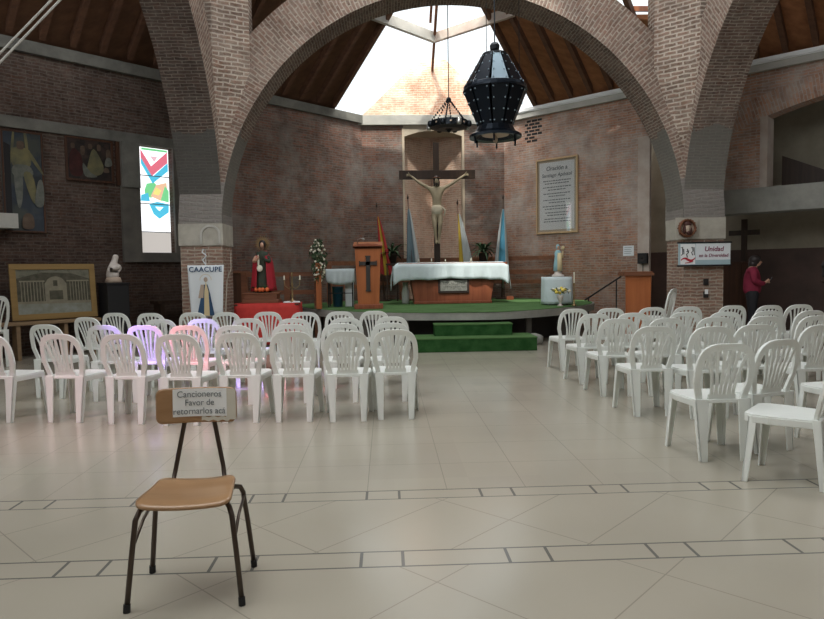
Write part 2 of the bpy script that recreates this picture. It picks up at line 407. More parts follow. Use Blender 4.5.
RXZ = Matrix.Rotation(PI/2, 4, 'X')       # text lying in XY -> upright in XZ facing -Y
def T(x, y, z): return Matrix.Translation((x, y, z))
def RZ(a): return Matrix.Rotation(a, 4, 'Z')
def RY(a): return Matrix.Rotation(a, 4, 'Y')
def RX(a): return Matrix.Rotation(a, 4, 'X')

# ------------------------------------------------------------------ measured layout (metres)
X0 = 1.311; CW = 19.607; YB = 17.7; YF = 12.19; ZS = 2.22; R = 4.31; RING = .78; TH = .76; SX = 4.30
ZB0, ZB1 = 5.33, 5.54
HALF = CW-YB                                  # 1.907
# wall frames: local x = distance along wall from the apse corner, local y = depth behind the face, z up
ML = T(X0-HALF, YB, 0) @ Matrix(((-RT, -RT, 0, 0), (-RT, RT, 0, 0), (0, 0, 1, 0), (0, 0, 0, 1)))
MR = T(X0+HALF, YB, 0) @ Matrix(((RT, RT, 0, 0), (-RT, RT, 0, 0), (0, 0, 1, 0), (0, 0, 0, 1)))
# left: x axis = (-1,-1)/rt2, y axis(behind) = (-1,1)/rt2 (mirror-handed); right: x=(1,-1)/rt2, y=(1,1)/rt2
def wb(MM, boxes, name, mats, label, cat, parent=None, **k):
    mb = MB()
    for b in boxes:
        if len(b) == 7: mb.cur = b[6]
        mb.box(*b[:6])
    o = mb.build(name, mats, parent, **k)
    fin_local(o, MM); return o
def fin_local(o, MM):
    """place a mesh written in a wall frame; a mirrored frame flips the faces back"""
    if MM.to_3x3().determinant() < 0:
        F = Matrix.Scale(-1, 4, (1, 0, 0)); o.data.transform(F); o.data.flip_normals(); o.matrix_basis = MM @ F
    else: o.matrix_basis = MM
    return o
def det_thing(o, MM): return fin_local_empty(o, MM)
# frame whose x axis runs left-to-right as seen from the nave, facing -y (for pictures on the left wall)
def left_frame(s, z, off=0):
    p = ML @ Vector((s, -off, z)); return Matrix.Translation(p) @ RZ(PI/4)
def right_frame(s, z, off=0):
    p = MR @ Vector((s, -off, z)); return Matrix.Translation(p) @ RZ(-PI/4)

# ------------------------------------------------------------------ floor
mb = MB(); mb.box(-9.5, 12.2, -5, 22, -.12, 0)
struct(mb.build('floor', 'floor'), 'beige polished tile floor with grey-jointed border bands', 'floor')

# ------------------------------------------------------------------ walls
WS = 12.05   # wall length along the 45 deg line
# left wall (with window hole s 5.38..6.10 z 1.86..4.0)
w0, w1, wz0, wz1 = 5.38, 6.10, 1.86, 4.0
mb = MB()
for a, b, c, d in ((0, w0, 0, ZB0), (w1, WS, 0, ZB0), (w0, w1, 0, wz0), (w0, w1, wz1, ZB0)): mb.box(a, b, 0, .35, c, d)
o = fin_local(mb.build('wall_left', 'brick_left_shaded'), ML); struct(o, 'long diagonal shaded brick wall on the left', 'wall')
# repaint the part behind the arch lighter
me = o.data; me.materials.append(M['brick_apse'])
mb = MB(); mb.box(0, 4.7, -.012, 0, .0, ZB0); o = fin_local(mb.build('wall_apse_left', 'brick_apse'), ML); struct(o, 'red-brown brick wall of the sanctuary, left of the crucifix niche', 'wall')
mb = MB(); mb.box(-.12, WS, -.10, .35, ZB0, ZB1); o = fin_local(mb.build('trim_1', 'concrete_left_shaded'), ML); struct(o, 'grey concrete ring beam on top of the left brick wall', 'trim')
mb = MB(); mb.box(5.1, WS, -.06, 0, 4.0, 4.2)
o = fin_local(mb.build('trim_2', 'concrete_left_shaded'), ML); struct(o, 'grey concrete lintel band above the paintings and window', 'trim')
mb = MB(); mb.box(8.38, 10.5, -.35, 0, 2.24, 2.49); o = fin_local(mb.build('trim_3', 'concrete_light'), ML); struct(o, 'pale concrete ledge at the left edge beside the tall painting', 'trim')

# window with stained glass
mb = MB()
for a, b, c, d in ((6.10, 6.47, 1.67, 4.0), (5.22, 5.38, 1.67, 4.0), (5.38, 6.10, 1.67, 1.86)): mb.box(a, b, -.07, 0, c, d)
win = fin_local(mb.build('window_1', 'concrete_dark'), ML); struct(win, 'tall narrow stained glass window with hearts in a dark concrete surround', 'window')
gl = MB(); h = .15
gl.box(5.38, 6.10, h, h+.01, 2.30, 4.0)
F = Matrix.Scale(-1, 4, (1, 0, 0))
def win_child(mbx, name, m):
    o = mbx.build(name, m, win); o.data.transform(F); o.data.flip_normals(); return o
win_child(gl, 'stained_pane', 'lit_white')
gl = MB(); gl.box(5.38, 6.10, h, h+.01, 1.86, 2.28); win_child(gl, 'clear_pane', 'lit_dull')
gl = MB()
for z in (2.29, 2.86, 3.43): gl.box(5.38, 6.10, h-.02, h+.012, z-.008, z+.008)
win_child(gl, 'glazing_bar', 'steel')
def wpiece(poly, m, dy=0):
    g = MB(); g.prism([(5.74-u*.35, 2.3+v*1.7) for u, v in poly], h-.012-dy, h-.004-dy, 'y'); win_child(g, 'coloured_glass', m)
# local coordinates: u -1..1 left-right as seen, v 0..1 bottom-top
wpiece([(-.65, .86), (-.05, .66), (-.05, .78), (-.65, .97)], 'lit_red'); wpiece([(-.05, .66), (.95, .84), (.95, .97), (-.05, .78)], 'lit_red', .001)
wpiece([(-.65, .80), (0, .575), (0, .655), (-.65, .87)], 'lit_blue', .002); wpiece([(0, .575), (.97, .74), (.97, .84), (0, .655)], 'lit_blue', .003)
wpiece([(-.1, .90), (.35, .90), (.15, .83)], 'lit_pink'); wpiece([(-.6, .99), (.95, .99), (.95, .965), (-.6, .965)], 'lit_green', .001)
wpiece([(-1, .0), (-.9, .0), (-.9, 1), (-1, 1)], 'lit_pink', .002); wpiece([(-1, .36), (-.88, .36), (-.88, .62), (-1, .62)], 'lit_yellow', .004)
wpiece([(-.45, .42), (-.1, .40), (.05, .47), (.3, .55), (.1, .59), (-.35, .57), (-.5, .49)], 'lit_green', .001)
wpiece([(-.15, .42), (.5, .37), (.9, .48), (.85, .60), (.2, .56)], 'lit_orange', .002)
wpiece([(.45, .38), (.95, .36), (.97, .50), (.75, .56)], 'lit_green', .003)
wpiece([(.0, .45), (.35, .44), (.5, .50), (.2, .53)], 'lit_yellow', .005)
wpiece([(-.75, .36), (-.2, .36), (-.3, .46), (-.7, .43)], 'lit_blue', .004)
wpiece([(-.25, .33), (.25, .36), (.95, .34), (.93, .24), (.35, .155), (.0, .21)], 'lit_blue', .002)
wpiece([(.1, .30), (.6, .30), (.35, .25)], 'lit_white', .006)

# right wall: splay, passage, pier, arched recess, beam
mb = MB()
mb.box(0, 3.76, 0, .35, 0, ZB0)
mb.box(3.76, 5.35, 0, .35, 4.4, ZB0)
mb.box(5.35, 6.40, 0, .35, 2.75, ZB0)
# arch over the big recess: segmental opening s 6.4..11.2, crown at 8.8
def arch_z(s): return 4.42+.36*(1-((s-8.8)/2.4)**2)
ns = 24; pts = [(6.4+4.8*i/ns, arch_z(6.4+4.8*i/ns)) for i in range(ns+1)]
for i in range(ns):
    (a, za), (b, zb_) = pts[i], pts[i+1]; mb.prism([(a, za), (b, zb_), (b, ZB0), (a, ZB0)], 0, .35, 'y')
mb.box(11.2, WS, 0, .35, 2.75, ZB0)
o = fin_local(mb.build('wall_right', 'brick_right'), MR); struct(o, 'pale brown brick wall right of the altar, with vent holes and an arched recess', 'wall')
mb = MB(); mb.box(-.12, WS, -.10, .35, ZB0, ZB1); o = fin_local(mb.build('trim_4', 'concrete_light'), MR); struct(o, 'pale concrete ring beam on top of the right brick wall', 'trim')
mb = MB(); mb.box(-.1, WS, -.14, -.1, ZB1-.05, ZB1+.03); mb.box(-.1, WS, -.12, -.10, ZB1-.075, ZB1-.05, ); o = fin_local(mb.build('trim_5', 'white_paper'), MR); struct(o, 'thin white gutter strip above the right ring beam', 'trim')
mb = MB(); mb.box(3.74, 4.02, -.06, .03, 0, 4.4); o = fin_local(mb.build('wall_passage', 'plaster_pale'), MR); struct(o, 'pale plastered brick jamb beside the dark passage', 'wall')
mb = MB()   # voussoir ring of the recess arch
cs = 8.8
for i in range(36):
    s0, s1 = 5.5+6.4*i/36, 5.5+6.4*(i+1)/36
    def up(s):
        dz = (arch_z(s+.02)-arch_z(s-.02))/.04; L = math.hypot(1, dz); return (s-dz/L*.44, min(arch_z(s)+.44/L, 5.32))
    a, b = (s0, arch_z(s0)), (s1, arch_z(s1)); c, d = up(s1), up(s0)
    y = -.03; u0, u1 = s0, s1
    mb.quad([(a[0], y, a[1]), (b[0], y, b[1]), (c[0], y, c[1]), (d[0], y, d[1])], [(0, u0), (0, u1), (.44, u1), (.44, u0)])
    mb.quad([(a[0], .35 if s0 > 6.35 else 0, a[1]), (b[0], .35 if s0 > 6.35 else 0, b[1]), (b[0], y, b[1]), (a[0], y, a[1])], [(0, u0), (0, u1), (.35, u1), (.35, u0)])
o = fin_local(mb.build('trim_6', 'brick_right'), MR); struct(o, 'radial brick arch ring over the right wall recess', 'trim')
mb = MB(); mb.box(6.30, 6.44, -.05, .4, 2.98, 4.42); o = fin_local(mb.build('trim_7', 'plaster_pale'), MR); struct(o, 'pale brick pilaster edging the arched recess', 'trim')
mb = MB(); mb.box(5.25, WS, -.12, .45, 2.5, 3.0); o = fin_local(mb.build('trim_8', 'concrete'), MR); struct(o, 'wide grey concrete beam across the side chapel', 'trim')
# recess walls (chapel)
mb = MB(); mb.box(3.0, WS+1, 1.4, 1.6, 1.78, 5.4); o = fin_local(mb.build('wall_chapel', 'recess'), MR); struct(o, 'dim grey-brown back wall of the side chapel behind the hanging cross', 'wall')
mb = MB(); mb.box(3.0, WS+1, 1.38, 1.62, 0, 1.78); o = fin_local(mb.build('wall_chapel_base', 'recess_paint'), MR); struct(o, 'dark brown painted lower wall of the side chapel', 'wall')
mb = MB(); mb.box(8.05, 9.0, 1.25, 1.45, 1.5, 2.6); o = fin_local(mb.build('trim_29', 'brick_niche'), MR); struct(o, 'patch of bare pale brick on the side chapel back wall', 'trim')
mb = MB(); mb.box(3.4, WS+1, .35, 1.6, 4.95, 5.3); o = fin_local(mb.build('ceiling_chapel', 'concrete_dark'), MR); struct(o, 'dark slab ceiling of the side chapel', 'ceiling')
mb = MB(); mb.prism([(6.46, 3.0), (8.0, 3.0), (6.46, 3.75)], 1.0, 1.35, 'y'); o = fin_local(mb.build('trim_9', 'wood_dark'), MR); struct(o, 'dark sloping stair flank inside the arched recess', 'trim')
mb = MB()
for r_, row in enumerate(range(7)):
    z = 5.27-.085*r_
    xs = ((.72, .84), (.87, 1.03), (1.05, 1.17)) if r_ % 2 == 0 else ((.66, .76), (.79, .95), (.97, 1.1))
    for a, b in xs:
        if random.random() < .85: mb.box(a, b, -.004, .001, z-.055, z)
o = fin_local(mb.build('trim_10', 'black'), MR); struct(o, 'cluster of dark brick vent holes high on the right wall', 'vent')

# back wall with V niche
NX0, NX1, NZ = .51, 2.11, 5.22
mb = MB()
mb.box(X0-HALF, NX0, YB, YB+.3, 0, ZB0); mb.box(NX1, X0+HALF, YB, YB+.3, 0, ZB0); mb.box(NX0, NX1, YB, YB+.3, NZ, ZB0)
struct(mb.build('wall_back', 'brick_apse'), 'brick back wall of the sanctuary around the tall niche', 'wall')
mb = MB(); mb.box(X0-HALF-.1, X0+HALF+.1, YB-.10, YB+.3, ZB0-.04, ZB1)
struct(mb.build('trim_11', 'concrete_light'), 'pale concrete beam above the crucifix niche', 'trim')
mb = MB()
def vface(p, q, nm):
    (xa, ya), (xb, yb) = p, q; L = math.hypot(xb-xa, yb-ya)
    mb.quad([(xa, ya, .6), (xb, yb, .6), (xb, yb, NZ+.1), (xa, ya, NZ+.1)], [(0, .6), (L, .6), (L, NZ+.1), (0, NZ+.1)])
vface((NX0, YB+.28), (X0, YB+1.05), 0); vface((X0, YB+1.05), (NX1, YB+.28), 0)
struct(mb.build('wall_niche', 'brick_niche', solid=.06), 'folded brick back of the niche behind the crucifix', 'wall')
mb = MB(); k = 12
for i in range(k):
    xa = NX0+(NX1-NX0)*i/k; xb = NX0+(NX1-NX0)*(i+1)/k
    f = lambda x: NZ-.06-.16*(1-(1-((x-X0)/((NX1-NX0)/2))**2)) - .02
    mb.prism([(xa, f(xa)), (xb, f(xb)), (xb, NZ+.1), (xa, NZ+.1)], YB-.02, YB+.9, 'y')
struct(mb.build('trim_12', 'niche_paint'), 'cream curved hood at the top of the niche', 'trim')
mb = MB(); mb.box(NX0-.03, NX0+.03, YB-.03, YB+.25, .65, NZ); mb.box(NX1-.03, NX1+.03, YB-.03, YB+.25, .65, NZ)
struct(mb.build('trim_13', 'cream_paint'), 'cream painted jambs either side of the niche', 'trim')
# gable above beam
def ridge_z(y): return ZB1+.85*(CW-y)*RT
gz = ridge_z(YB)+.35
mb = MB(); mb.prism([(X0-HALF, ZB1), (X0+HALF, ZB1), (X0+.35, gz-.02), (X0, gz), (X0-.35, gz-.02)], YB+.02, YB+.3, 'y')
struct(mb.build('wall_gable', 'brick_gable'), 'sunlit brick gable seen through the roof glazing', 'wall')

# roof planes (two slopes meeting on the ridge) with the glazed tip
kz = .85
def roofpt(side, s, t, dz=0):
    """s along wall from apse corner, t up-slope horizontally"""
    if side < 0: x = X0-HALF-s*RT+t*RT; y = YB-s*RT-t*RT
    else: x = X0+HALF+s*RT-t*RT; y = YB-s*RT-t*RT
    return Vector((x, y, ZB1+.06+kz*t+dz))
for side in (-1, 1):
    sop = 1.0; tr = lambda s: (HALF+s*RT)/RT        # t where the ridge is met
    mb = MB()
    def slab(pl, dz0=.06, dz1=.16):
        a = [roofpt(side, s, t, dz0) for s, t in pl]; b = [roofpt(side, s, t, dz1) for s, t in pl]; n_ = len(pl)
        fs = [tuple(range(n_)), tuple(range(n_, 2*n_))[::-1]]+[(i, n_+i, n_+(i+1) % n_, (i+1) % n_) for i in range(n_)]
        if side < 0: fs = [f[::-1] for f in fs]
        mb.mesh(a+b, fs)
    if side < 0: slab([(sop, -.4), (sop, tr(sop)), (WS, tr(sop)+6.0), (WS, -.4)])
    else:
        slab([(sop, -.4), (sop, tr(sop)), (3.6, tr(3.6)), (3.6, -.4)])
        slab([(3.6, -.4), (3.6, 1.28), (4.9, .98), (4.9, -.4)]); slab([(3.6, 1.78), (3.6, tr(3.6)), (4.9, tr(4.9)), (4.9, 1.38)])
        slab([(4.9, -.4), (4.9, tr(4.9)), (WS, tr(sop)+6.0), (WS, -.4)])
    o = mb.build('ceiling_left' if side < 0 else 'ceiling_right', 'timber_roof' if side < 0 else 'timber_roof_lit')
    struct(o, 'dark timber boarded roof slope over the %s wall' % ('left' if side < 0 else 'right'), 'ceiling')
    # rafters
    mb = MB(); s = sop+.04
    while s < WS:
        tm = min(tr(s)-.05, 7.5)
        w = .05; hgt = .20
        q = [roofpt(side, s-w, .14, .06), roofpt(side, s+w, .14, .06), roofpt(side, s+w, tm, .06), roofpt(side, s-w, tm, .06)]
        q2 = [v-Vector((0, 0, hgt)) for v in q]
        fs = [(0, 1, 2, 3), (7, 6, 5, 4), (0, 4, 5, 1), (1, 5, 6, 2), (2, 6, 7, 3), (3, 7, 4, 0)]
        if side > 0: fs = [f[::-1] for f in fs]
        mb.mesh(q+q2, fs); s += .52
    o = mb.build('trim_14' if side < 0 else 'trim_15', 'timber_rafter'); struct(o, 'dark timber rafters under the %s roof slope' % ('left' if side < 0 else 'right'), 'rafters')
    # glazing pane
    mb = MB(); gp = [roofpt(side, sop, -.1, .1), roofpt(side, sop, tr(sop), .1), roofpt(side, 0, tr(0), .1), roofpt(side, 0, -.05, .1)]
    mb.quad(gp if side > 0 else gp[::-1])
    o = mb.build('window_2' if side < 0 else 'window_3', 'glass'); struct(o, 'bright glazed roof pane at the tip of the %s slope' % ('left' if side < 0 else 'right'), 'skylight')
# ridge and purlins around the hub
yh = 16.77; zh = ridge_z(yh)
def beam(mb, a, b, w, hh):
    a, b = Vector(a), Vector(b); d = (b-a).normalized(); s_ = d.cross(Vector((0, 0, 1))).normalized(); u_ = s_.cross(d)
    vs = [p+s_*sx*w/2+u_*sz*hh/2 for p in (a, b) for sx, sz in ((-1, -1), (1, -1), (1, 1), (-1, 1))]
    mb.mesh(vs, [(0, 1, 2, 3), (7, 6, 5, 4), (0, 4, 5, 1), (1, 5, 6, 2), (2, 6, 7, 3), (3, 7, 4, 0)])
hub = Vector((X0, yh, zh))
mb = MB(); L = 1.95
beam(mb, hub, hub+Vector((-L, -L, 0))*.86, .10, .24); o = mb.build('trim_16', 'concrete_light'); struct(o, 'pale beam running left from the skylight hub', 'roof beam')
mb = MB(); beam(mb, hub, hub+Vector((L, -L, 0))*.86, .10, .22); o = mb.build('trim_17', 'plaster_pale'); struct(o, 'pale wooden beam running right from the skylight hub', 'roof beam')
mb = MB(); beam(mb, (X0, YB, ridge_z(YB)+.05), (X0, 11.5, ridge_z(11.5)+.05), .06, .12); beam(mb, (X0-.12, 16.5, ridge_z(16.5)+.12), (X0-.12, 13, ridge_z(13)+.12), .06, .06); o = mb.build('trim_18', 'wood_rail'); struct(o, 'thin ridge beam of the glazed roof tip', 'roof beam')
for side, nm in ((-1, 'trim_19'), (1, 'trim_20')):
    mb = MB(); beam(mb, roofpt(side, 1.0, -.1, 0), roofpt(side, 1.0, 3.6, 0), .05, .16); o = mb.build(nm, 'wood_brown'); struct(o, 'edge rafter along the %s side of the skylight' % ('left' if side < 0 else 'right'), 'roof beam')
mb = MB(); beam(mb, roofpt(1, 3.5, 1.45, .12), roofpt(1, 5.0, 1.08, .12), .06, .10); o = mb.build('trim_21', 'wood_orange'); struct(o, 'sunlit orange batten across the small right roof opening', 'roof beam')

# outer nave walls (sides, beyond the frame)
mb = MB(); mb.box(-9.0, -8.5+.3-.3, -5, 9.8, 0, 5.5); struct(mb.build('wall_nave_left', 'brick_left_shaded'), 'brick side wall of the nave on the left', 'wall')
mb = MB(); mb.box(11.12, 11.5, -5, 9.8, 0, 5.5); struct(mb.build('wall_nave_right', 'brick_right'), 'brick side wall of the nave on the right', 'wall')

mb = MB(); mb.box(-9.0, 11.5, -5.4, 8.8, 9.0, 9.2); struct(mb.build('ceiling_nave_added', 'timber_roof'), 'added unseen timber ceiling over the nave, keeping sun off the floor', 'ceiling')  # added above the view to block sun from the nave floor
mb = MB(); mb.box(-9.0, 11.5, -5.4, -5, 0, 6.5); struct(mb.build('wall_nave_rear_added', 'brick_right'), 'added unseen brick rear wall of the nave, shutting out sky light', 'wall')  # added behind the camera to cut the sky light from the rear
# ------------------------------------------------------------------ arches and pillars
def arch_ring(name, place, Rr, a0, a1, label, ring=RING, n_=56):
    """ring in local (h, d, z): place(h, d, z)->xyz ; h horizontal, d depth 0..TH"""
    mb = MB()
    for i in range(n_):
        t0, t1 = a0+(a1-a0)*i/n_, a0+(a1-a0)*(i+1)/n_
        P = lambda r, t, d: place(r*math.cos(t), d, ZS+r*math.sin(t))
        u0, u1 = t0*(Rr+.3), t1*(Rr+.3)
        Ro = Rr+ring
        uvr = [(0, u0), (0, u1), (ring, u1), (ring, u0)]
        mb.cur = 0
        mb.quad([P(Rr, t0, 0), P(Rr, t1, 0), P(Ro, t1, 0), P(Ro, t0, 0)], uvr)
        mb.quad([P(Rr, t1, TH), P(Rr, t0, TH), P(Ro, t0, TH), P(Ro, t1, TH)], [(0, u1), (0, u0), (ring, u0), (ring, u1)])
        uvs = [(0, u0), (TH, u0), (TH, u1), (0, u1)]
        mb.cur = 1; mb.quad([P(Rr, t0, 0), P(Rr, t0, TH), P(Rr, t1, TH), P(Rr, t1, 0)], uvs)
        mb.cur = 0; mb.quad([P(Ro, t0, TH), P(Ro, t0, 0), P(Ro, t1, 0), P(Ro, t1, TH)], uvs)
    o = mb.build(name, ['brick_arch', 'brick_soffit_shaded' if name == 'trim_23' else 'brick_soffit'])
    bm = bmesh.new(); bm.from_mesh(o.data); bmesh.ops.remove_doubles(bm, verts=bm.verts, dist=1e-4); bmesh.ops.recalc_face_normals(bm, faces=bm.faces); bm.to_mesh(o.data); bm.free()
    return struct(o, label, 'arch')
YC = YF+.05-SX
arch_ring('trim_22', lambda h_, d, z: (X0+h_, YF+d, z), R, .0, PI, 'great round brick arch in front of the altar')
arch_ring('trim_23', lambda h_, d, z: (X0-SX-d, YC+h_, z), SX, .0, PI, 'round brick side arch springing from the left pillar')
arch_ring('trim_24', lambda h_, d, z: (X0+SX+d, YC+h_, z), SX, .0, PI, 'round brick side arch springing from the right pillar')
for side in (-1, 1):
    for yy, nm in ((YF, 'front'), (YC-SX-TH, 'near')):
        xi = X0+side*R if yy == YF else X0+side*SX; xo = xi+side*TH
        x0_, x1_ = min(xi, xo), max(xi, xo)
        lr = 'left' if side < 0 else 'right'
        mb = MB(); mb.box(x0_, x1_, yy, yy+TH, 0, 1.95); mb.cur = 1; mb.box(x0_-.02, x1_+.02, yy-.03, yy+TH+.02, 1.93, 2.33)
        o = mb.build('pillar_'+lr if nm == 'front' else 'pillar_near_'+lr, ['brick_pillar', 'capital'])
        struct(o, ('square red brick pillar with concrete capital, %s of the altar' % lr) if nm == 'front' else ('near brick crossing pillar on the %s side' % lr), 'pillar')
        if nm == 'near': continue
        # block of masonry over the springing between the two arches, and the tapered corner pier
        mb = MB(); mb.box(min(X0+side*(SX+.1), X0+side*(SX+TH)), max(X0+side*(SX+.1), X0+side*(SX+TH)), YF+.06, YF+TH, 2.2, 9.0)
        o = mb.build('wall_pier_core_'+lr, 'brick_soffit_shaded' if side < 0 else 'brick_soffit'); struct(o, 'brick core between the arches above the %s pillar' % lr, 'pier')
        mb = MB(); prev = None; N_ = 26; z0, z1 = 3.6, 9.2
        dfx = .62; dfy = .60 if side > 0 else .36
        for i in range(N_+1):
            z = z0+(z1-z0)*i/N_
            k = min(1, max(0, (z-z0)/1.5)); k = k**.8
            a = Vector((X0+side*(R+.02+.0-(dfx*k)+.02*(1-k)), YF-.012, z)); b = Vector((X0+side*SX-side*.012, YF+.02-dfy*k, z))
            c = Vector((X0+side*(SX+.3), YF+.02-dfy*k, z)); d = Vector((X0+side*(SX+.3), YF+.3, z)); e = Vector((a.x, YF+.3, z))
            cur = [a, b, c, d, e]
            if prev:
                w = (a-b).length/2
                for q in range(5):
                    p, r_ = q, (q+1) % 5
                    L_ = (cur[p]-cur[r_]).length
                    us = ((-L_/2, L_/2)) if q == 0 else (0, L_)
                    Lp = (prev[p]-prev[r_]).length; up_ = (-Lp/2, Lp/2) if q == 0 else (0, Lp)
                    mb.quad([prev[p], prev[r_], cur[r_], cur[p]], [(up_[0], prev[p].z), (up_[1], prev[p].z), (us[1], z), (us[0], z)])
            prev = cur
        o = mb.build('wall_pier_'+lr, 'brick_pier'); bm = bmesh.new(); bm.from_mesh(o.data); bmesh.ops.remove_doubles(bm, verts=bm.verts, dist=1e-4); bmesh.ops.recalc_face_normals(bm, faces=bm.faces); bm.to_mesh(o.data); bm.free()
        struct(o, 'pale rough brick corner pier above the %s pillar' % lr, 'pier')

# ------------------------------------------------------------------ platform and steps
def catmull(P, n_=6):
    out = []
    for i in range(len(P)-1):
        p0, p1, p2, p3 = (Vector(P[max(i-1, 0)]), Vector(P[i]), Vector(P[i+1]), Vector(P[min(i+2, len(P)-1)]))
        for k in range(n_):
            t = k/n_; out.append(.5*((2*p1)+(-p0+p2)*t+(2*p0-5*p1+4*p2-p3)*t*t+(-p0+3*p1-3*p2+p3)*t**3))
    out.append(Vector(P[-1])); return out
front = catmull([(-2.15, 15.9), (-1.9, 14.6), (-1.39, 13.6), (-.7, 12.7), (.24, 12.1), (1.14, 11.88), (2.1, 11.85), (3.1, 12.45), (4.1, 13.45), (4.65, 14.5), (4.85, 15.6)])
outline = [tuple(p) for p in front]+[(4.2, 16.6), (X0+HALF, YB-.02), (X0-HALF, YB-.02)]
mb = MB(); mb.prism(outline, .50, .64, 'z'); mb.cur = 1; mb.prism([(X0+(x-X0)*.985, 15+(y-15)*1.004) for x, y in outline], .64, .652, 'z')
struct(mb.build('floor_platform', ['concrete', 'carpet']), 'raised altar platform covered in green carpet', 'platform')
mb = MB()
inner = [(X0+(x-X0)*.86, 15.5+(y-15.5)*.84) for x, y in outline]
mb.prism(inner, 0, .5, 'z'); struct(mb.build('trim_25', 'blackish'), 'blackish recessed block for the shaded gap under the altar platform', 'platform base')  # blackish block paints the shade of the gap below the slab
mb = MB()
for x, y in ((-.45, 12.75), (.35, 12.3), (2.7, 12.35), (3.6, 13.2), (-1.3, 13.9)): mb.box(x-.05, x+.05, y, y+.12, 0, .5)
struct(mb.build('trim_26', 'concrete_dark'), 'short grey props under the platform edge', 'platform props')
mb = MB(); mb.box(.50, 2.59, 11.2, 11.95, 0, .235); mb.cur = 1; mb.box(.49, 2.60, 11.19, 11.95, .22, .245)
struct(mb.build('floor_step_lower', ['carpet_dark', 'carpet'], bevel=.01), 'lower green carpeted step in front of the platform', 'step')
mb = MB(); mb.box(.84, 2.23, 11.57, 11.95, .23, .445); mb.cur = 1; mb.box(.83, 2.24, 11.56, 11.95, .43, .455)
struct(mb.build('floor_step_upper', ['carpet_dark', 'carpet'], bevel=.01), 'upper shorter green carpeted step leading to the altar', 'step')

# ------------------------------------------------------------------ plastic chairs
def leg_mb(xt, yt, xb, yb, sx, sy, zt=.43):
    """tapered L-section leg; sx,sy point outward"""
    mb = MB(); th = .012
    wt, wbm = (.080 if sy < 0 else .072), .038
    def plate(ax):
        vs = []
        if ax == 'x': wt, wbm = (.092, .052) if sy < 0 else (.072, .046)
        else: wt, wbm = .055, .036
        for z, x, y, w in ((0, xb, yb, wbm), (zt, xt, yt, wt)):
            if ax == 'x': q = [(x, y), (x-sx*w, y), (x-sx*w, y-sy*th), (x, y-sy*th)]
            else: q = [(x, y), (x, y-sy*w), (x-sx*th, y-sy*w), (x-sx*th, y)]
            vs += [(a, b, z) for a, b in q]
        mb.mesh(vs, [(0, 1, 2, 3), (7, 6, 5, 4), (0, 4, 5, 1), (1, 5, 6, 2), (2, 6, 7, 3), (3, 7, 4, 0)])
    plate('x'); plate('y')
    return mb
def recalc(o):
    bm = bmesh.new(); bm.from_mesh(o.data); bmesh.ops.recalc_face_normals(bm, faces=bm.faces); bm.to_mesh(o.data); bm.free(); return o
BZ0, BZ1 = .50, .862
def back_y(x, z): return .045-.10*max(0, (z-.42))/.44*1.0-.022*(1-(x/.21)**2)*max(0, (z-.42))/.44
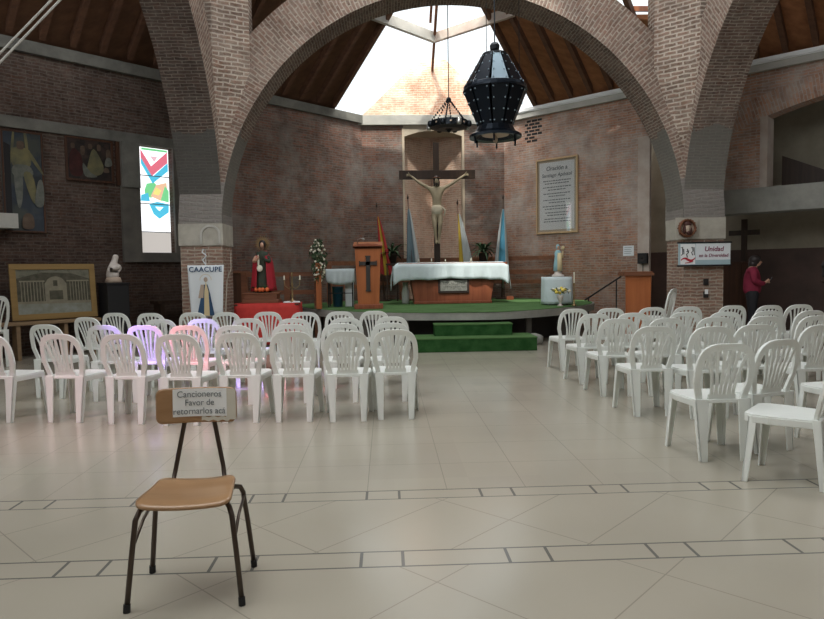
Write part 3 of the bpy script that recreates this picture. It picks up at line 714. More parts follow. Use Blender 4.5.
def make_chair():
    t = thing('plastic_chair', '', 'chair')
    # seat
    mb = MB(); out = []
    for x, y in [(-.19, .02), (.19, .02), (.222, .30), (.218, .40), (.18, .455), (-.18, .455), (-.218, .40), (-.222, .30)]: out.append((x, y))
    mb.prism(out, .435, .447, 'z')
    rim = MB()
    n_ = len(out)
    for i in range(n_):
        a, b = out[i], out[(i+1) % n_]; ia = (a[0]*.95, .22+(a[1]-.22)*.95); ib = (b[0]*.95, .22+(b[1]-.22)*.95)
        zr = .42 if (a[1] < .1 and b[1] < .1) else .39
        vs = [(a[0], a[1], zr), (b[0], b[1], zr), (ib[0], ib[1], zr), (ia[0], ia[1], zr), (a[0]*1.02, a[1], .436), (b[0]*1.02, b[1], .436), (ib[0], ib[1], .436), (ia[0], ia[1], .436)]
        mb.mesh(vs, [(3, 2, 1, 0), (4, 5, 6, 7), (0, 1, 5, 4), (2, 3, 7, 6), (1, 2, 6, 5), (3, 0, 4, 7)])
    seat = mb.build('seat', 'white_plastic', t, bevel=.004)
    # backrest: arch frame + fan of slats
    mb = MB(); seg = 26; path = []
    n_ = 3.3
    def arch(a, b, t_):
        c, s_ = math.cos(t_), math.sin(t_); return (a*math.copysign(abs(c)**(2/n_), c), BZ0+.08+(b-.08)*abs(s_)**(2/n_))
    O, I = [(.180, .40), (.190, .47), (.205, .53)], [(.134, .40), (.143, .47), (.158, .53)]
    for i in range(seg+1):
        t_ = PI*i/seg; O.append(arch(.217, BZ1-BZ0, t_)); I.append(arch(.172, BZ1-BZ0-.052, t_))
    O += [(-.205, .53), (-.190, .47), (-.180, .40)]; I += [(-.158, .53), (-.143, .47), (-.134, .40)]
    def strip(O, I, d):
        n__ = len(O); vs = []
        for (ox, oz), (ix, iz) in zip(O, I):
            yo, yi = back_y(ox, oz), back_y(ix, iz); vs += [(ox, yo, oz), (ix, yi, iz), (ix, yi+d, iz), (ox, yo+d, oz)]
        fs = [(0, 1, 2, 3), ((n__-1)*4+3, (n__-1)*4+2, (n__-1)*4+1, (n__-1)*4)]
        for i in range(n__-1):
            for k in range(4): fs.append((i*4+k, i*4+(k+1) % 4, (i+1)*4+(k+1) % 4, (i+1)*4+k))
        mb.mesh(vs, fs)
    strip(O, I, .026)
    for i in range(6):
        f = (i-2.5)/2.5; xb, xt = f*.078, f*.138
        zt = BZ0+.08+(BZ1-BZ0-.052-.08)*(1-(abs(xt)/.172)**3.3)**(1/3.3)
        oo, ii = [], []
        for k in range(9):
            q = k/8; x = xb+(xt-xb)*(q**1.7); z = .475+(zt+.01-.475)*q; w = .0135-.002*math.sin(PI*q)
            oo.append((x+w, z)); ii.append((x-w, z))
        strip(oo, ii, .012)
    strip([(.105, .42), (.100, .485)], [(-.105, .42), (-.100, .485)], .018)
    bk = mb.build('backrest', 'white_plastic', t, bevel=.004); recalc(bk)
    for s_ in (-1, 1):
        recalc(leg_mb(s_*.203, .012, s_*.172, -.012, s_, -1, .45).build('leg', 'white_plastic', t, bevel=.003))
        recalc(leg_mb(s_*.215, .425, s_*.235, .455, s_, 1).build('leg', 'white_plastic', t, bevel=.003))
    return t
chair0 = make_chair(); used = [False]
def place_chair(x, y, rot, label, group='white plastic chairs', sz=1.):
    c = copy_tree(chair0) if used[0] else chair0
    used[0] = True
    c.location = (x, y, 0); c.rotation_euler = (0, 0, math.radians(rot)); c.scale = (1, 1, sz)
    c['label'] = label; c['category'] = 'chair'; c['group'] = group
    return c
ORD = ['first', 'second', 'third', 'fourth', 'fifth', 'sixth', 'seventh', 'eighth']
Lrows = [
 ('nearest row', [(.07, 6.15, 0), (-.38, 6.10, 1), (-.89, 6.14, -1), (-1.395, 6.16, -2), (-1.93, 6.1, -5), (-2.48, 6.22, -7), (-3.11, 6.35, -9), (-3.80, 6.42, -11)]),
 ('second row', [(.03, 6.98, 1), (-.50, 7.02, -1), (-1.03, 7.03, 0), (-1.62, 7.02, -3), (-2.14, 7.12, -4), (-2.64, 7.25, -6), (-3.12, 7.36, -8), (-3.9, 7.65, -10)]),
 ('third row', [(.05, 7.95, -1), (-.50, 7.87, 2), (-1.12, 7.92, -1), (-1.70, 8.08, -3), (-2.25, 8.12, -4), (-2.80, 8.22, -6), (-3.97, 8.85, -16)]),
 ('farthest row', [(-.18, 9.15, 0), (-.66, 9.2, 1), (-1.14, 9.18, -2), (-1.70, 9.40, -2), (-2.30, 9.45, -3), (-2.80, 9.58, -4), (-3.40, 9.58, -5), (-3.99, 9.8, -8)])]
for rn, lst in Lrows:
    for i, (x, y, r_) in enumerate(lst):
        place_chair(x, y, r_, 'white plastic slat-back chair, left block, %s, %s from the centre aisle' % (rn, ORD[i]), 'chairs in the left block')
Rrows = [
 ('farthest row', [(2.55, 8.86, 3), (3.05, 8.86, 0), (3.65, 8.9, 2), (4.17, 8.95, -2), (4.83, 9.0, 2), (5.30, 8.9, 4), (5.76, 8.95, 0)]),
 ('fifth row', [(2.50, 7.82, 2), (2.98, 7.85, 0), (3.60, 7.82, 3), (4.07, 7.75, -2), (4.62, 7.8, 2), (5.10, 7.72, 6)]),
 ('fourth row', [(2.50, 7.02, 0), (3.02, 6.98, 2), (3.56, 6.98, -2), (4.09, 6.96, 5), (4.62, 6.9, 3)]),
 ('third row', [(2.487, 6.02, -1), (2.96, 5.87, 0), (3.45, 6.02, 2), (3.96, 5.85, 6)]),
 ('second row', [(2.405, 4.56, 0), (2.90, 4.76, 17), (3.62, 4.76, 10)])]
for rn, lst in Rrows:
    for i, (x, y, r_) in enumerate(lst):
        place_chair(x, y, r_, 'white plastic slat-back chair, right block, %s%s, %s from the centre aisle' % (rn, '' if 'far' in rn else ' from the camera', ORD[i]), 'chairs in the right block')
place_chair(2.79, 3.99, 47, 'nearest white plastic chair at the right edge, turned to face left', 'chairs in the right block')
place_chair(4.98, 11.3, 48, 'lone white plastic chair seen side-on between the wooden lectern and the right pillar', 'stray white chairs', 1.2)
place_chair(-6.05, 10.35, 60, 'lone white plastic chair cut off at the left edge beside the framed photograph', 'stray white chairs', 1.3)

# ------------------------------------------------------------------ school chair with sign
sc = thing('school_chair', 'old plywood and steel tube school chair with a paper sign taped to its back', 'chair', (-.88, 2.88, 0), math.radians(3.5))
mb = MB()   # local: front = -y
def arc(p, q, r_=.03): return [p, q]
for s_ in (-1, 1):
    mb = MB()
    pf = [(s_*.235, -.17, .015), (s_*.215, -.150, .22), (s_*.198, -.135, .375), (s_*.185, -.115, .408), (s_*.165, -.08, .42), (s_*.15, .02, .42), (s_*.15, .12, .42)]
    mb.tube(pf, .0115, 10); o = mb.build('leg', 'tube', sc, smooth=True)
    fb = MB(); fb.tube([(s_*.2355, -.172, 0), (s_*.234, -.168, .035)], .0145, 10); fb.build('rubber_foot', 'rubber', o)
    mb = MB()
    pr = [(s_*.235, .195, .015), (s_*.215, .185, .22), (s_*.198, .17, .375), (s_*.188, .155, .405), (s_*.165, .12, .42), (s_*.15, .06, .42)]
    mb.tube(pr, .0115, 10); o = mb.build('leg', 'tube', sc, smooth=True)
    fb = MB(); fb.tube([(s_*.2355, .197, 0), (s_*.234, .193, .035)], .0145, 10); fb.build('rubber_foot', 'rubber', o)
    mb = MB(); mb.tube([(s_*.207, -.142, .27), (s_*.205, .0, .335), (s_*.203, .178, .36)], .007, 8); mb.build('brace', 'tube', sc, smooth=True)
    mb = MB(); mb.tube([(s_*.120, .10, .425), (s_*.116, .165, .45), (s_*.108, .185, .50), (s_*.066, .215, .72), (s_*.05, .222, .84)], .0105, 10); mb.build('back_post', 'tube', sc, smooth=True)
def rr(w, h_, r_, n_=6):
    P = []
    for cx, cy, a in ((w-r_, h_-r_, 0), (-w+r_, h_-r_, PI/2), (-w+r_, -h_+r_, PI), (w-r_, -h_+r_, 3*PI/2)):
        for i in range(n_+1): t_ = a+PI/2*i/n_; P.append((cx+r_*math.cos(t_), cy+r_*math.sin(t_)))
    return P
def curved_panel(outl, nu, fn, thick, name, m, parent, w, h_, r_):
    """rounded rect grid warped by fn(u,v)->xyz"""
    mb = MB(); nv = 14
    def P(u, v):
        # superellipse-ish map of square to rounded rectangle
        x, y = (2*u-1), (2*v-1)
        ex = w; ey = h_
        cx = max(0, abs(x)*w-(w-r_)); cy = max(0, abs(y)*h_-(h_-r_))
        # squircle correction inside corner zones
        if cx > 0 and cy > 0:
            m_ = max(cx, cy); L_ = math.hypot(cx, cy); k = m_/L_
            cx2, cy2 = cx*k, cy*k
            X = math.copysign(w-r_+cx2, x); Y = math.copysign(h_-r_+cy2, y)
        else: X, Y = x*w, y*h_
        return fn(X, Y)
    mb.grid(P, nu, nv); return mb.build(name, m, parent, smooth=True, solid=thick)
curved_panel(None, 24, lambda X, Y: (X*(1+.10*(-Y/.19)), Y-.005, .437+.018*(X/.2)**2*(1 if True else 0)-.012*max(0, (-Y-.08)/.11)**2*1.6+.012*max(0, (Y-.06)/.13)), .012, 'seat', 'plywood', sc, .185, .165, .05)
bp = curved_panel(None, 24, lambda X, Y: (X, .166+.03*(1-(X/.19)**2)-.0+.08*Y-.012, .795+Y), .011, 'backrest', 'plywood', sc, .181, .081, .03)
def on_back(X, Y, off): return Vector((X, .166+.03*(1-(X/.19)**2)+.08*Y-.012-off, .795+Y))
mb = MB(); mb.grid(lambda u, v: on_back(-.108+.245*u, -.052+.128*v, .0085), 16, 4); sign = mb.build('paper_sign', 'white_paper', sc)
mb = MB(); mb.grid(lambda u, v: on_back(.133+.047*u, -.068+.142*v, .0078), 6, 4); mb.build('clear_tape', 'tape', sc)
mb = MB(); mb.grid(lambda u, v: on_back(.02+.13*u, -.073+.018*v+.004*math.sin(u*19), .0100), 12, 2); mb.build('clear_tape', 'tape', sc)
for i, (tx, tw) in enumerate((('Cancioneros', .20), ('Favor de', .13), ('retornarlos acá', .235))):
    z = .050-.039*i
    o = text_obj(tx, .041, 'ink_grey', sc, 'lettering', depth=.0005)
    me = o.data; xs = [v.co.x for v in me.vertices]; w_ = max(xs)-min(xs); k = min(1, tw/w_)
    bm = bmesh.new(); bm.from_mesh(me); bmesh.ops.subdivide_edges(bm, edges=[e for e in bm.edges if e.calc_length() > .01], cuts=1); bm.to_mesh(me); bm.free()
    for v in me.vertices:
        p = on_back(v.co.x*k*1.0+.012, v.co.y+z, .0105+v.co.z); v.co = p
    o.parent = sign

# ------------------------------------------------------------------ altar
al = thing('altar_table', 'reddish wooden altar with tapered body and carved plaque', 'altar', (1.52, 15.0, .652))
mb = MB()
mb.mesh([(-.87, -.0, 0), (.87, 0, 0), (.87, .75, 0), (-.87, .75, 0), (-1.02, -.0, .90), (1.02, 0, .90), (1.02, .75, .90), (-1.02, .75, .90)],
        [(3, 2, 1, 0), (4, 5, 6, 7), (0, 1, 5, 4), (1, 2, 6, 5), (2, 3, 7, 6), (3, 0, 4, 7)])
mb.build('body', 'wood_altar', al)
mb = MB(); mb.box(-.90, .90, -.03, .78, 0, .06); mb.build('plinth', 'wood_altar', al, bevel=.008)
mb = MB(); mb.box(-1.25, 1.25, -.08, .83, .88, .935); mb.build('tabletop', 'wood_altar', al, bevel=.008)
mb = MB(); mb.box(-.34, .37, -.05, 0, .24, .58); f_ = mb.build('plaque_frame', 'pot_dark', al, bevel=.01)
mb = MB(); mb.box(-.29, .32, -.065, -.05, .29, .53)
rnd = random.Random(3)
for i in range(13): mb.ball((-.25+.045*i+rnd.uniform(-.01, .01), -.065, .46+rnd.uniform(-.01, .015)), (.018, .012, .022), 8, 6)
mb.box(-.27, .30, -.073, -.065, .395, .425)
for i in range(13): mb.tube([(-.25+.045*i, -.064, .43), (-.25+.045*i, -.064, .37)], .012, 6)
mb.build('relief', 'plaque', f_)
# altar cloth
mb = MB(); nu, nv = 70, 16
def cloth(u, v):
    x = -1.32+2.64*u
    # v 0..1: front hem -> top front edge -> back edge -> back hem
    if v < .35:
        q = 1-v/.35; drop = .385+.012*math.sin(u*9)+.01*math.sin(u*23)+.11*max(0, abs(x)-1.14)/.18
        z = .945-q*drop; y = -.11-.02*q-.022*q*math.sin(u*46)-.012*q*math.sin(u*83+1); fl = q
    elif v < .65: z = .945; y = -.10+(.95*(v-.35)/.3); fl = 0
    else: q = (v-.65)/.35; z = .945-q*.4; y = .86+.02*q+.015*q*math.sin(u*40); fl = q
    e = max(0, (abs(x)-1.22)/.10)
    if e > 0: z -= e*.10*(1 if fl == 0 else .25) ; 
    return Vector((x*(1-.0*fl), y, z))
mb.grid(cloth, nu, nv)
for s_ in (-1, 1):    # side drops hanging into points
    def sd(u, v, s_=s_):
        y = -.11+.98*u; q = v; d = .40+.12*(1-abs(2*u-1))*0+.10*(1 if u < .1 or u > .9 else 0)
        return Vector((s_*(1.32+.05*q+.02*q*math.sin(u*25)), y+(.0), .845-q*(d-.02+.05*math.cos(u*12))))
    mb.grid(sd, 24, 6)
o = mb.build('altar_cloth', 'cloth_white', None, smooth=True, solid=.004, loc=(1.47, 15.0, .652)); tag(o, 'pale blue-white cloth draped over the altar', 'tablecloth')
for i, (x, hh, lab) in enumerate(((.745, .055, 'leftmost small white candle on the altar cloth'), (1.04, .07, 'second small candle from the left on the altar cloth'), (1.36, .05, 'middle small candle on the altar cloth, below the crucifix'), (1.955, .07, 'rightmost small candle on the altar cloth'))):
    t = thing('altar_candle', lab, 'candle', (x, 15.05, 1.602), group='candles on the altar')
    mb = MB(); mb.lathe([(0, 0), (.03, 0), (.03, .008), (.014, .014), (.014, .022)], 12); mb.build('holder', 'brass', t)
    mb = MB(); mb.lathe([(.013, .02), (.013, .02+hh), (0, .022+hh)], 12); mb.build('wax', 'flower_white', t)

# ambo (front lectern)
am = thing('wooden_ambo', 'orange wooden lectern with a dark metal cross, left of the altar', 'lectern', (-.37, 13.35, .652)); am.scale = (1, 1, 1.035)
mb = MB(); mb.mesh([(-.27, 0, .08), (.27, 0, .08), (.25, .38, .08), (-.25, .38, .08), (-.235, -.0, 1.2), (.235, 0, 1.2), (.22, .38, 1.28), (-.22, .38, 1.28)],
 [(3, 2, 1, 0), (4, 5, 6, 7), (0, 1, 5, 4), (1, 2, 6, 5), (2, 3, 7, 6), (3, 0, 4, 7)])
mb.v = [(-x*1.0 if False else x, y, z) for x, y, z in mb.v]
for i in (4, 5, 6, 7): x, y, z = mb.v[i]; mb.v[i] = (x*1.12, y, z)
for i in (0, 1, 2, 3): x, y, z = mb.v[i]; mb.v[i] = (x*.80, y, z)
mb.build('body', 'wood_orange', am, bevel=.006)
mb = MB(); mb.box(-.29, .29, -.05, .42, 0, .09); mb.build('base', 'wood_altar', am, bevel=.01)
mb = MB(); mb.prism([(-.30, 1.19), (.30, 1.19), (.30, 1.245), (.15, 1.275), (0, 1.285), (-.15, 1.275), (-.30, 1.245)], -.04, .02, 'y'); mb.build('top_rail', 'wood_altar', am, bevel=.004)
mb = MB(); mb.mesh([(-.30, -.04, 1.19), (.30, -.04, 1.19), (.30, .44, 1.30), (-.30, .44, 1.30), (-.30, -.04, 1.23), (.30, -.04, 1.23), (.30, .44, 1.335), (-.30, .44, 1.335)], [(3, 2, 1, 0), (4, 5, 6, 7), (0, 1, 5, 4), (1, 2, 6, 5), (2, 3, 7, 6), (3, 0, 4, 7)]); mb.build('top', 'wood_orange', am, bevel=.004)
mb = MB(); mb.box(-.042, .042, -.035, .0, .36, 1.03); mb.box(-.17, .17, -.035, .0, .86, .93)
for q in (-.17, .17): mb.box(q-.012, q+.012, -.04, 0, .845, .945)
mb.box(-.055, .055, -.04, 0, 1.02, 1.045); mb.box(-.055, .055, -.04, 0, .345, .37); mb.build('cross', 'cross_metal', am)
mb = MB(); mb.tube([(-.22, .1, 1.26), (-.20, .06, 1.36), (-.14, .02, 1.385), (-.09, -.02, 1.37)], .009, 8); mb.ball((-.08, -.03, 1.365), (.025, .02, .018), 8, 6); mb.build('microphone', 'steel', am, smooth=True)

# right floor lectern
le = thing('wooden_lectern', 'tall orange wooden lectern standing on the floor right of the platform', 'lectern', (4.73, 12.15, 0), math.radians(-6))
mb = MB(); mb.mesh([(-.22, 0, 0), (.22, 0, 0), (.30, .45, 0), (-.12, .45, 0), (-.24, 0, 1.26), (.24, 0, 1.26), (.38, .45, 1.26), (-.12, .45, 1.26)], [(3, 2, 1, 0), (4, 5, 6, 7), (0, 1, 5, 4), (1, 2, 6, 5), (2, 3, 7, 6), (3, 0, 4, 7)]); mb.build('body', 'wood_orange', le, bevel=.005)
mb = MB(); mb.box(-.28, .28, -.05, .44, 1.255, 1.31); mb.box(-.26, .26, -.02, .42, 1.31, 1.335); mb.build('top', 'wood_rail', le, bevel=.006)

# ------------------------------------------------------------------ crucifix
cr = thing('crucifix', 'large wooden crucifix with pale Christ figure standing in the niche behind the altar', 'crucifix', (0, 0, 0))
CY = 17.0
mb = MB(); mb.box(1.255, 1.405, CY, CY+.10, .652, 4.70); mb.build('upright', 'wood_dark', cr, bevel=.006)
mb = MB(); mb.box(.37, 2.33, CY-.03, CY+.07, 3.77, 3.99); mb.build('crossbar', 'wood_dark', cr, bevel=.006)
by = CY-.13; cx = 1.325
V = [(cx, by, 2.95), (cx, by, 3.12), (cx, by-.02, 3.30), (cx, by, 3.47), (cx, by-.02, 3.56), (cx-.005, by-.05, 3.66), (cx-.01, by-.06, 3.74)]
Rr_ = [(.135, .10), (.115, .085), (.13, .095), (.15, .085), (.055, .05), (.07, .075), (.062, .07)]
Ed = [(0, 1), (1, 2), (2, 3), (3, 4), (4, 5), (5, 6)]
def chain(start, pts, rad):
    p = start
    for q, r_ in zip(pts, rad): V.append(q); Rr_.append(r_); Ed.append((p, len(V)-1)); p = len(V)-1
    return p
for s_ in (-1, 1):
    hx = .62 if s_ < 0 else 2.085
    el = cx+s_*.44
    h_ = chain(3, [(cx+s_*.16, by, 3.50), (el, by+.02, 3.66), (hx-s_*.07, by+.08, 3.83), (hx, by+.09, 3.87)], [.056, .040, .028, .03])
    for k in range(4): chain(h_, [(hx+s_*(.035+.01*(1.5-abs(k-1.5))), by+.085-.012*k, 3.895-.018*k), (hx+s_*(.06+.012*(1.5-abs(k-1.5))), by+.06, 3.89-.022*k)], [.009, .008])
    chain(h_, [(hx-s_*.0, by+.04, 3.91), (hx+s_*.02, by+.02, 3.93)], [.010, .008])
    chain(0, [(cx+s_*.075, by-.01, 2.85), (cx+s_*.07, by-.08, 2.55), (cx+s_*.045, by-.02, 2.28), (cx+s_*.03, by-.03, 2.18), (cx+s_*.035, by-.09, 2.10)], [.088, .058, .036, .036, .03])
body = skin('corpus', V, Ed, Rr_, 'corpus', cr, 2, 0)
mb = MB(); mb.lathe([(.135, 2.86), (.148, 2.93), (.138, 3.02), (.115, 3.08), (.10, 3.08)], 20, (cx, by-.01), .8); mb.tube([(cx+.12, by-.06, 3.03), (cx+.20, by-.07, 2.95), (cx+.18, by-.06, 2.80)], [.025, .03, .015], 8); mb.build('loincloth', 'corpus_cloth', body, smooth=True)
mb = MB(); mb.ball((cx-.01, by-.04, 3.735), (.082, .078, .10), 14, 10); mb.ball((cx-.06, by-.04, 3.64), (.03, .05, .09), 8, 6); mb.ball((cx+.05, by-.04, 3.64), (.03, .05, .09), 8, 6); mb.ball((cx-.01, by-.115, 3.60), (.035, .03, .05), 8, 6); mb.build('hair', 'hair_dark', body, smooth=True)
mb = MB(); mb.ball((cx-.01, by-.10, 3.69), (.048, .04, .068), 12, 9); mb.ball((cx-.01, by-.142, 3.69), (.009, .012, .018), 6, 5); mb.build('face', 'corpus', body, smooth=True)
mb = MB(); mb.lathe([(.085+.012*math.cos(t_), 3.775+.012*math.sin(t_)) for t_ in [2*PI*i/6 for i in range(7)]], 20, (cx-.01, by-.04)); mb.build('crown', 'wood_rail', body, smooth=True)

# ------------------------------------------------------------------ flags behind the altar
def flag(x, ytop, tilt, cols, label, w=.36, z1=3.1, off=0):
    t = thing('standing_flag', label, 'flag', (x, 16.85, .652), 0, 'flags behind the altar')
    top = Vector((-tilt, 0, z1-.65)); base = Vector((tilt*.6, 0, 0)); d = top-base
    mb = MB(); mb.tube([base, top], .014, 8); p_ = mb.build('pole', 'wood_brown', t, smooth=True)
    mb = MB(); mb.lathe([(0, 0), (.16, 0), (.16, .02), (.03, .05), (.02, .2)], 16, (base.x, 0)); mb.build('foot', 'wood_dark', t)
    mb = MB(); mb.lathe([(.0, -.02), (.022, 0), (.026, .04), (.012, .08), (0, .14)], 8, M4=Matrix.Translation(top)); mb.build('finial', 'wood_dark', p_)
    mb = MB(); nb = len(cols); nn = 6
    zt = .90; zb = .30
    L = d.length
    for j in range(nb):
        mb.cur = j
        def fn(u, v, j=j):
            a = (j+u)/nb; q = v
            c = base+d*(zt-(zt-zb)*q)
            wid = w*(.12+.88*q**.8)
            fold = .05*math.sin(a*PI*3.2)*q
            return c+Vector(((-.15+a+off)*wid, -.04-fold, -.06*math.sin(a*PI)*q))
        b0 = len(mb.f); mb.grid(fn, nn, 12)
    mb.build('flag_cloth', cols, t, smooth=True)
    return t
flag(-.12, 0, .10, ['flag_red', 'flag_yellow', 'flag_red'], 'red and yellow flag beside the wooden lectern with the cross', .34, 3.05)
flag(.66, 0, .08, ['flag_grey', 'flag_grey', 'flag_white'], 'grey-blue and white flag left of the crucifix', .38, 3.25, -.25)
flag(1.93, 0, .08, ['flag_yellow', 'flag_white', 'flag_white'], 'yellow and white flag right of the crucifix', .40, 3.1)
flag(3.0, 0, -.03, ['flag_white', 'flag_sky', 'flag_sky', 'flag_white'], 'sky blue and white flag at the right end of the altar', .40, 3.22, -.42)

# potted plants
def plant(x, label, y=16.9, seed=1, hz=1.62):
    rnd = random.Random(seed)
    t = thing('potted_fern', label, 'plant', (x, y, .652), 0, 'potted plants behind the altar')
    mb = MB(); mb.box(-.16, .16, -.16, .16, .92, .96); 
    for a, b in ((-.13, -.13), (.13, -.13), (.13, .13), (-.13, .13)): mb.box(a-.015, a+.015, b-.015, b+.015, 0, .92)
    mb.build('stand', 'wood_dark', t)
    mb = MB(); mb.lathe([(0, .96), (.10, .96), (.14, 1.18), (.15, 1.18), (.15, 1.2), (.12, 1.2), (0, 1.19)], 16); mb.build('pot', 'pot_dark', t, smooth=True)
    mb = MB()
    for i in range(60):
        a = rnd.uniform(0, 2*PI); L_ = rnd.uniform(.35, .72); el = rnd.uniform(.3, 1.2); w = .03
        dirx = Vector((math.cos(a), math.sin(a), 0)); sd = Vector((-math.sin(a), math.cos(a), 0)); pr = None
        for k in range(6):
            q = k/5; p = Vector((0, 0, 1.2))+dirx*L_*q*math.cos(el*.7)+Vector((0, 0, L_*(math.sin(el)*q*1.3-.75*q*q)))
            ww = w*math.sin(PI*(.1+.88*q)); cur = (p-sd*ww, p+sd*ww)
            if pr: mb.quad([pr[0], pr[1], cur[1], cur[0]])
            pr = cur
    mb.build('leaves', 'leaf', t)
plant(.15, 'dark green potted plant left of the crucifix, beside the lectern with the cross', seed=2)
plant(2.52, 'dark green potted plant right of the crucifix, above the altar cloth', seed=5)

# ------------------------------------------------------------------ wooden railings
def rail(name, label, pts, zs, zb, cat='railing', mname='wood_rail', post=.06, hh=.10):
    t = thing(name, label, cat)
    pts = [Vector((x, y, 0)) for x, y in pts]
    for z in zs:
        mb = MB()
        for a, b in zip(pts[:-1], pts[1:]): beam(mb, a+Vector((0, 0, z)), b+Vector((0, 0, z)), .045, hh)
        mb.build('rail', mname, t)
    for p in pts:
        mb = MB(); mb.box(p.x-post, p.x+post, p.y-post, p.y+post, zb, max(zs)+.04); mb.build('post', mname, t)
rail('wooden_railing', 'brown wooden railing along the back wall behind the altar and flags', [(-.5, 17.35), (.4, 17.5), (X0, 17.5), (2.6, 17.5), (4.25, 16.35)], (.95+.15, 1.35, 1.70), .652)
rail('wooden_railing', 'brown wooden railing with thick post behind the red-cloaked statue', [(-2.95, 13.75), (-2.1, 13.95), (-1.47, 13.95)], (1.0, 1.38), 0.0, post=.06, hh=.09)
rail('wooden_railing', 'reddish wooden railing behind the side table at the left of the platform', [(-1.35, 15.6), (-.45, 16.4)], (1.05, 1.62), .652)

# flower garland post
t = thing('flower_arrangement', 'tall column of white flowers and leaves on an orange wooden post', 'flowers', (-1.40, 13.62, .652))
mb = MB(); mb.box(-.055, .055, -.055, .055, 0, .95); mb.build('post', 'wood_orange', t, bevel=.006)
rnd = random.Random(4); mb = MB(); fl = MB(); 
for i in range(330):
    z = rnd.uniform(.42, 1.42); r_ = .20*math.sin(PI*min(1, max(.12, (1.55-z)/1.1)))*rnd.uniform(.4, 1); a = rnd.uniform(0, 2*PI)
    c = Vector((r_*math.cos(a), r_*math.sin(a), z)); 
    mm = T(*c) @ Euler((rnd.uniform(0, 6), rnd.uniform(0, 6), rnd.uniform(0, 6))).to_matrix().to_4x4()
    if i % 4: mb.prism([(-.05, 0), (0, .022), (.05, 0), (0, -.022)], 0, .002, 'z', mm)
    else: fl.ball(c, .024, 6, 5)
mb.build('leaves', 'leaf', t); fl.build('flowers', 'flower_white', t)['kind'] = 'stuff'

# ------------------------------------------------------------------ statue on red table
def draped_table(name, label, x, y, z0, w, d, h_, m, drop=None, cat='table', sq=8):
    t = thing(name, label, cat, (x, y, z0))
    W_, D_ = w, d
    if sq < 8: w, d = w*.78, d*.78
    mb = MB(); mb.box(-w/2, w/2, -d/2, d/2, h_-.03, h_); mb.build('tabletop', 'wood_brown', t)
    for a in (-1, 1):
        for b in (-1, 1): mb = MB(); mb.box(a*(w/2-.05)-.02, a*(w/2-.05)+.02, b*(d/2-.05)-.02, b*(d/2-.05)+.02, 0, h_-.03); mb.build('leg', 'wood_dark', t)
    w, d = W_, D_
    drop = drop or h_-.06; mb = MB(); n_ = 64
    def fn(u, v):
        a = 2*PI*u; c, s_ = math.cos(a), math.sin(a); n__ = sq
        ex = math.copysign(abs(c)**(2/n__), c)*(w/2+.012); ey = math.copysign(abs(s_)**(2/n__), s_)*(d/2+.012)
        if v < .2: q = v/.2; return Vector((ex*q, ey*q, h_+.008))
        q = (v-.2)/.8; f = 1+.03*q+.02*q*math.sin(a*13)+.012*q*math.sin(a*21+1)
        return Vector((ex*f, ey*f, h_+.008-q*drop))
    mb.grid(fn, n_, 10)
    o = mb.build('tablecloth', m, None, smooth=True, solid=.003, loc=(x, y, z0)); return t, o
t, o = draped_table('statue_table', 'low table carrying the red-cloaked statue', -2.26, 12.62, 0, 1.20, .56, .835, 'cloth_red')
tag(o, 'red cloth covering the table under the red-cloaked statue', 'tablecloth')
mb = MB(); mb.box(-.34, .34, -.2, .2, 0, .07); mb.box(-.31, .31, -.18, .18, .07, .17); mb.box(-.34, .34, -.2, .2, .17, .195)
o = mb.build('statue_plinth', 'wood_rail', None, bevel=.008, loc=(-2.38, 12.62, .846)); tag(o, 'brown wooden plinth under the red-cloaked statue on the red cloth', 'plinth')
st = thing('saint_statue', 'saint statue in red cloak and dark green robe with golden halo, on the red-draped table', 'statue', (-2.35, 12.6, 1.042))
mb = MB(); mb.lathe([(0, 0), (.155, 0), (.15, .12), (.13, .35), (.115, .55), (.125, .68), (.105, .77), (.04, .80), (0, .80)], 24, sy=.8); mb.build('robe', 'robe_green', st, smooth=True)
mb = MB()
def cape(u, v):
    a = PI*(-.36)+PI*1.72*u; z = .79-.76*v; r_ = .075+.09*min(1, v*4)+.075*v; f = 1+.04*math.sin(a*9)*v
    return Vector((r_*f*math.cos(a), r_*f*math.sin(a)*.85+.02, z))
mb.grid(cape, 36, 10); mb.build('cloak', 'velvet_red', st, smooth=True, solid=.012)
Vv = [(0, 0, .74), (0, -.005, .80), (0, -.012, .87), (0, -.012, .94)]; 
body = skin('head', Vv, [(0, 1), (1, 2), (2, 3)], [.05, .032, .052, .046], 'skin_dark', st)
for s_ in (-1, 1):
    skin('arm', [(s_*.10, -.02, .70), (s_*.15, -.08, .58), (s_*.07, -.17, .62), (s_*.045, -.19, .66), (s_*.04, -.195, .70)], [(0, 1), (1, 2), (2, 3), (3, 4)], [.045, .042, .03, .022, .012], 'robe_green' if s_ > 0 else 'skin', st)
mb = MB(); mb.ball((0, .012, .915), (.066, .06, .085), 14, 10); mb.build('hair', 'hair_dark', st, smooth=True)
mb = MB(); mb.ball((0, -.04, .90), (.036, .028, .05), 12, 8); mb.ball((0, -.07, .895), (.007, .008, .012), 6, 5); mb.build('face', 'skin', st, smooth=True)
mb = MB()
mb.prism([(.10*math.cos(2*PI*i/24), .93+.10*math.sin(2*PI*i/24)) for i in range(24)], .055, .06, 'y')
for i in range(24):
    a = 2*PI*i/24; M4 = T(0, .05, .93) @ RY(a); mb.prism([(-.010, .09), (.010, .09), (.003, .175 if i % 2 else .15), (-.003, .175 if i % 2 else .15)], 0, .006, 'y', M4)
mb.build('halo', 'gold', st)
mb = MB(); mb.ball((-.03, -.15, .46), (.055, .02, .065), 12, 8); mb.ball((-.05, -.16, .60), (.02, .015, .12), 8, 6); mb.build('medallion', 'flower_white', st, smooth=True)
mb = MB(); fl = MB(); rnd = random.Random(8)
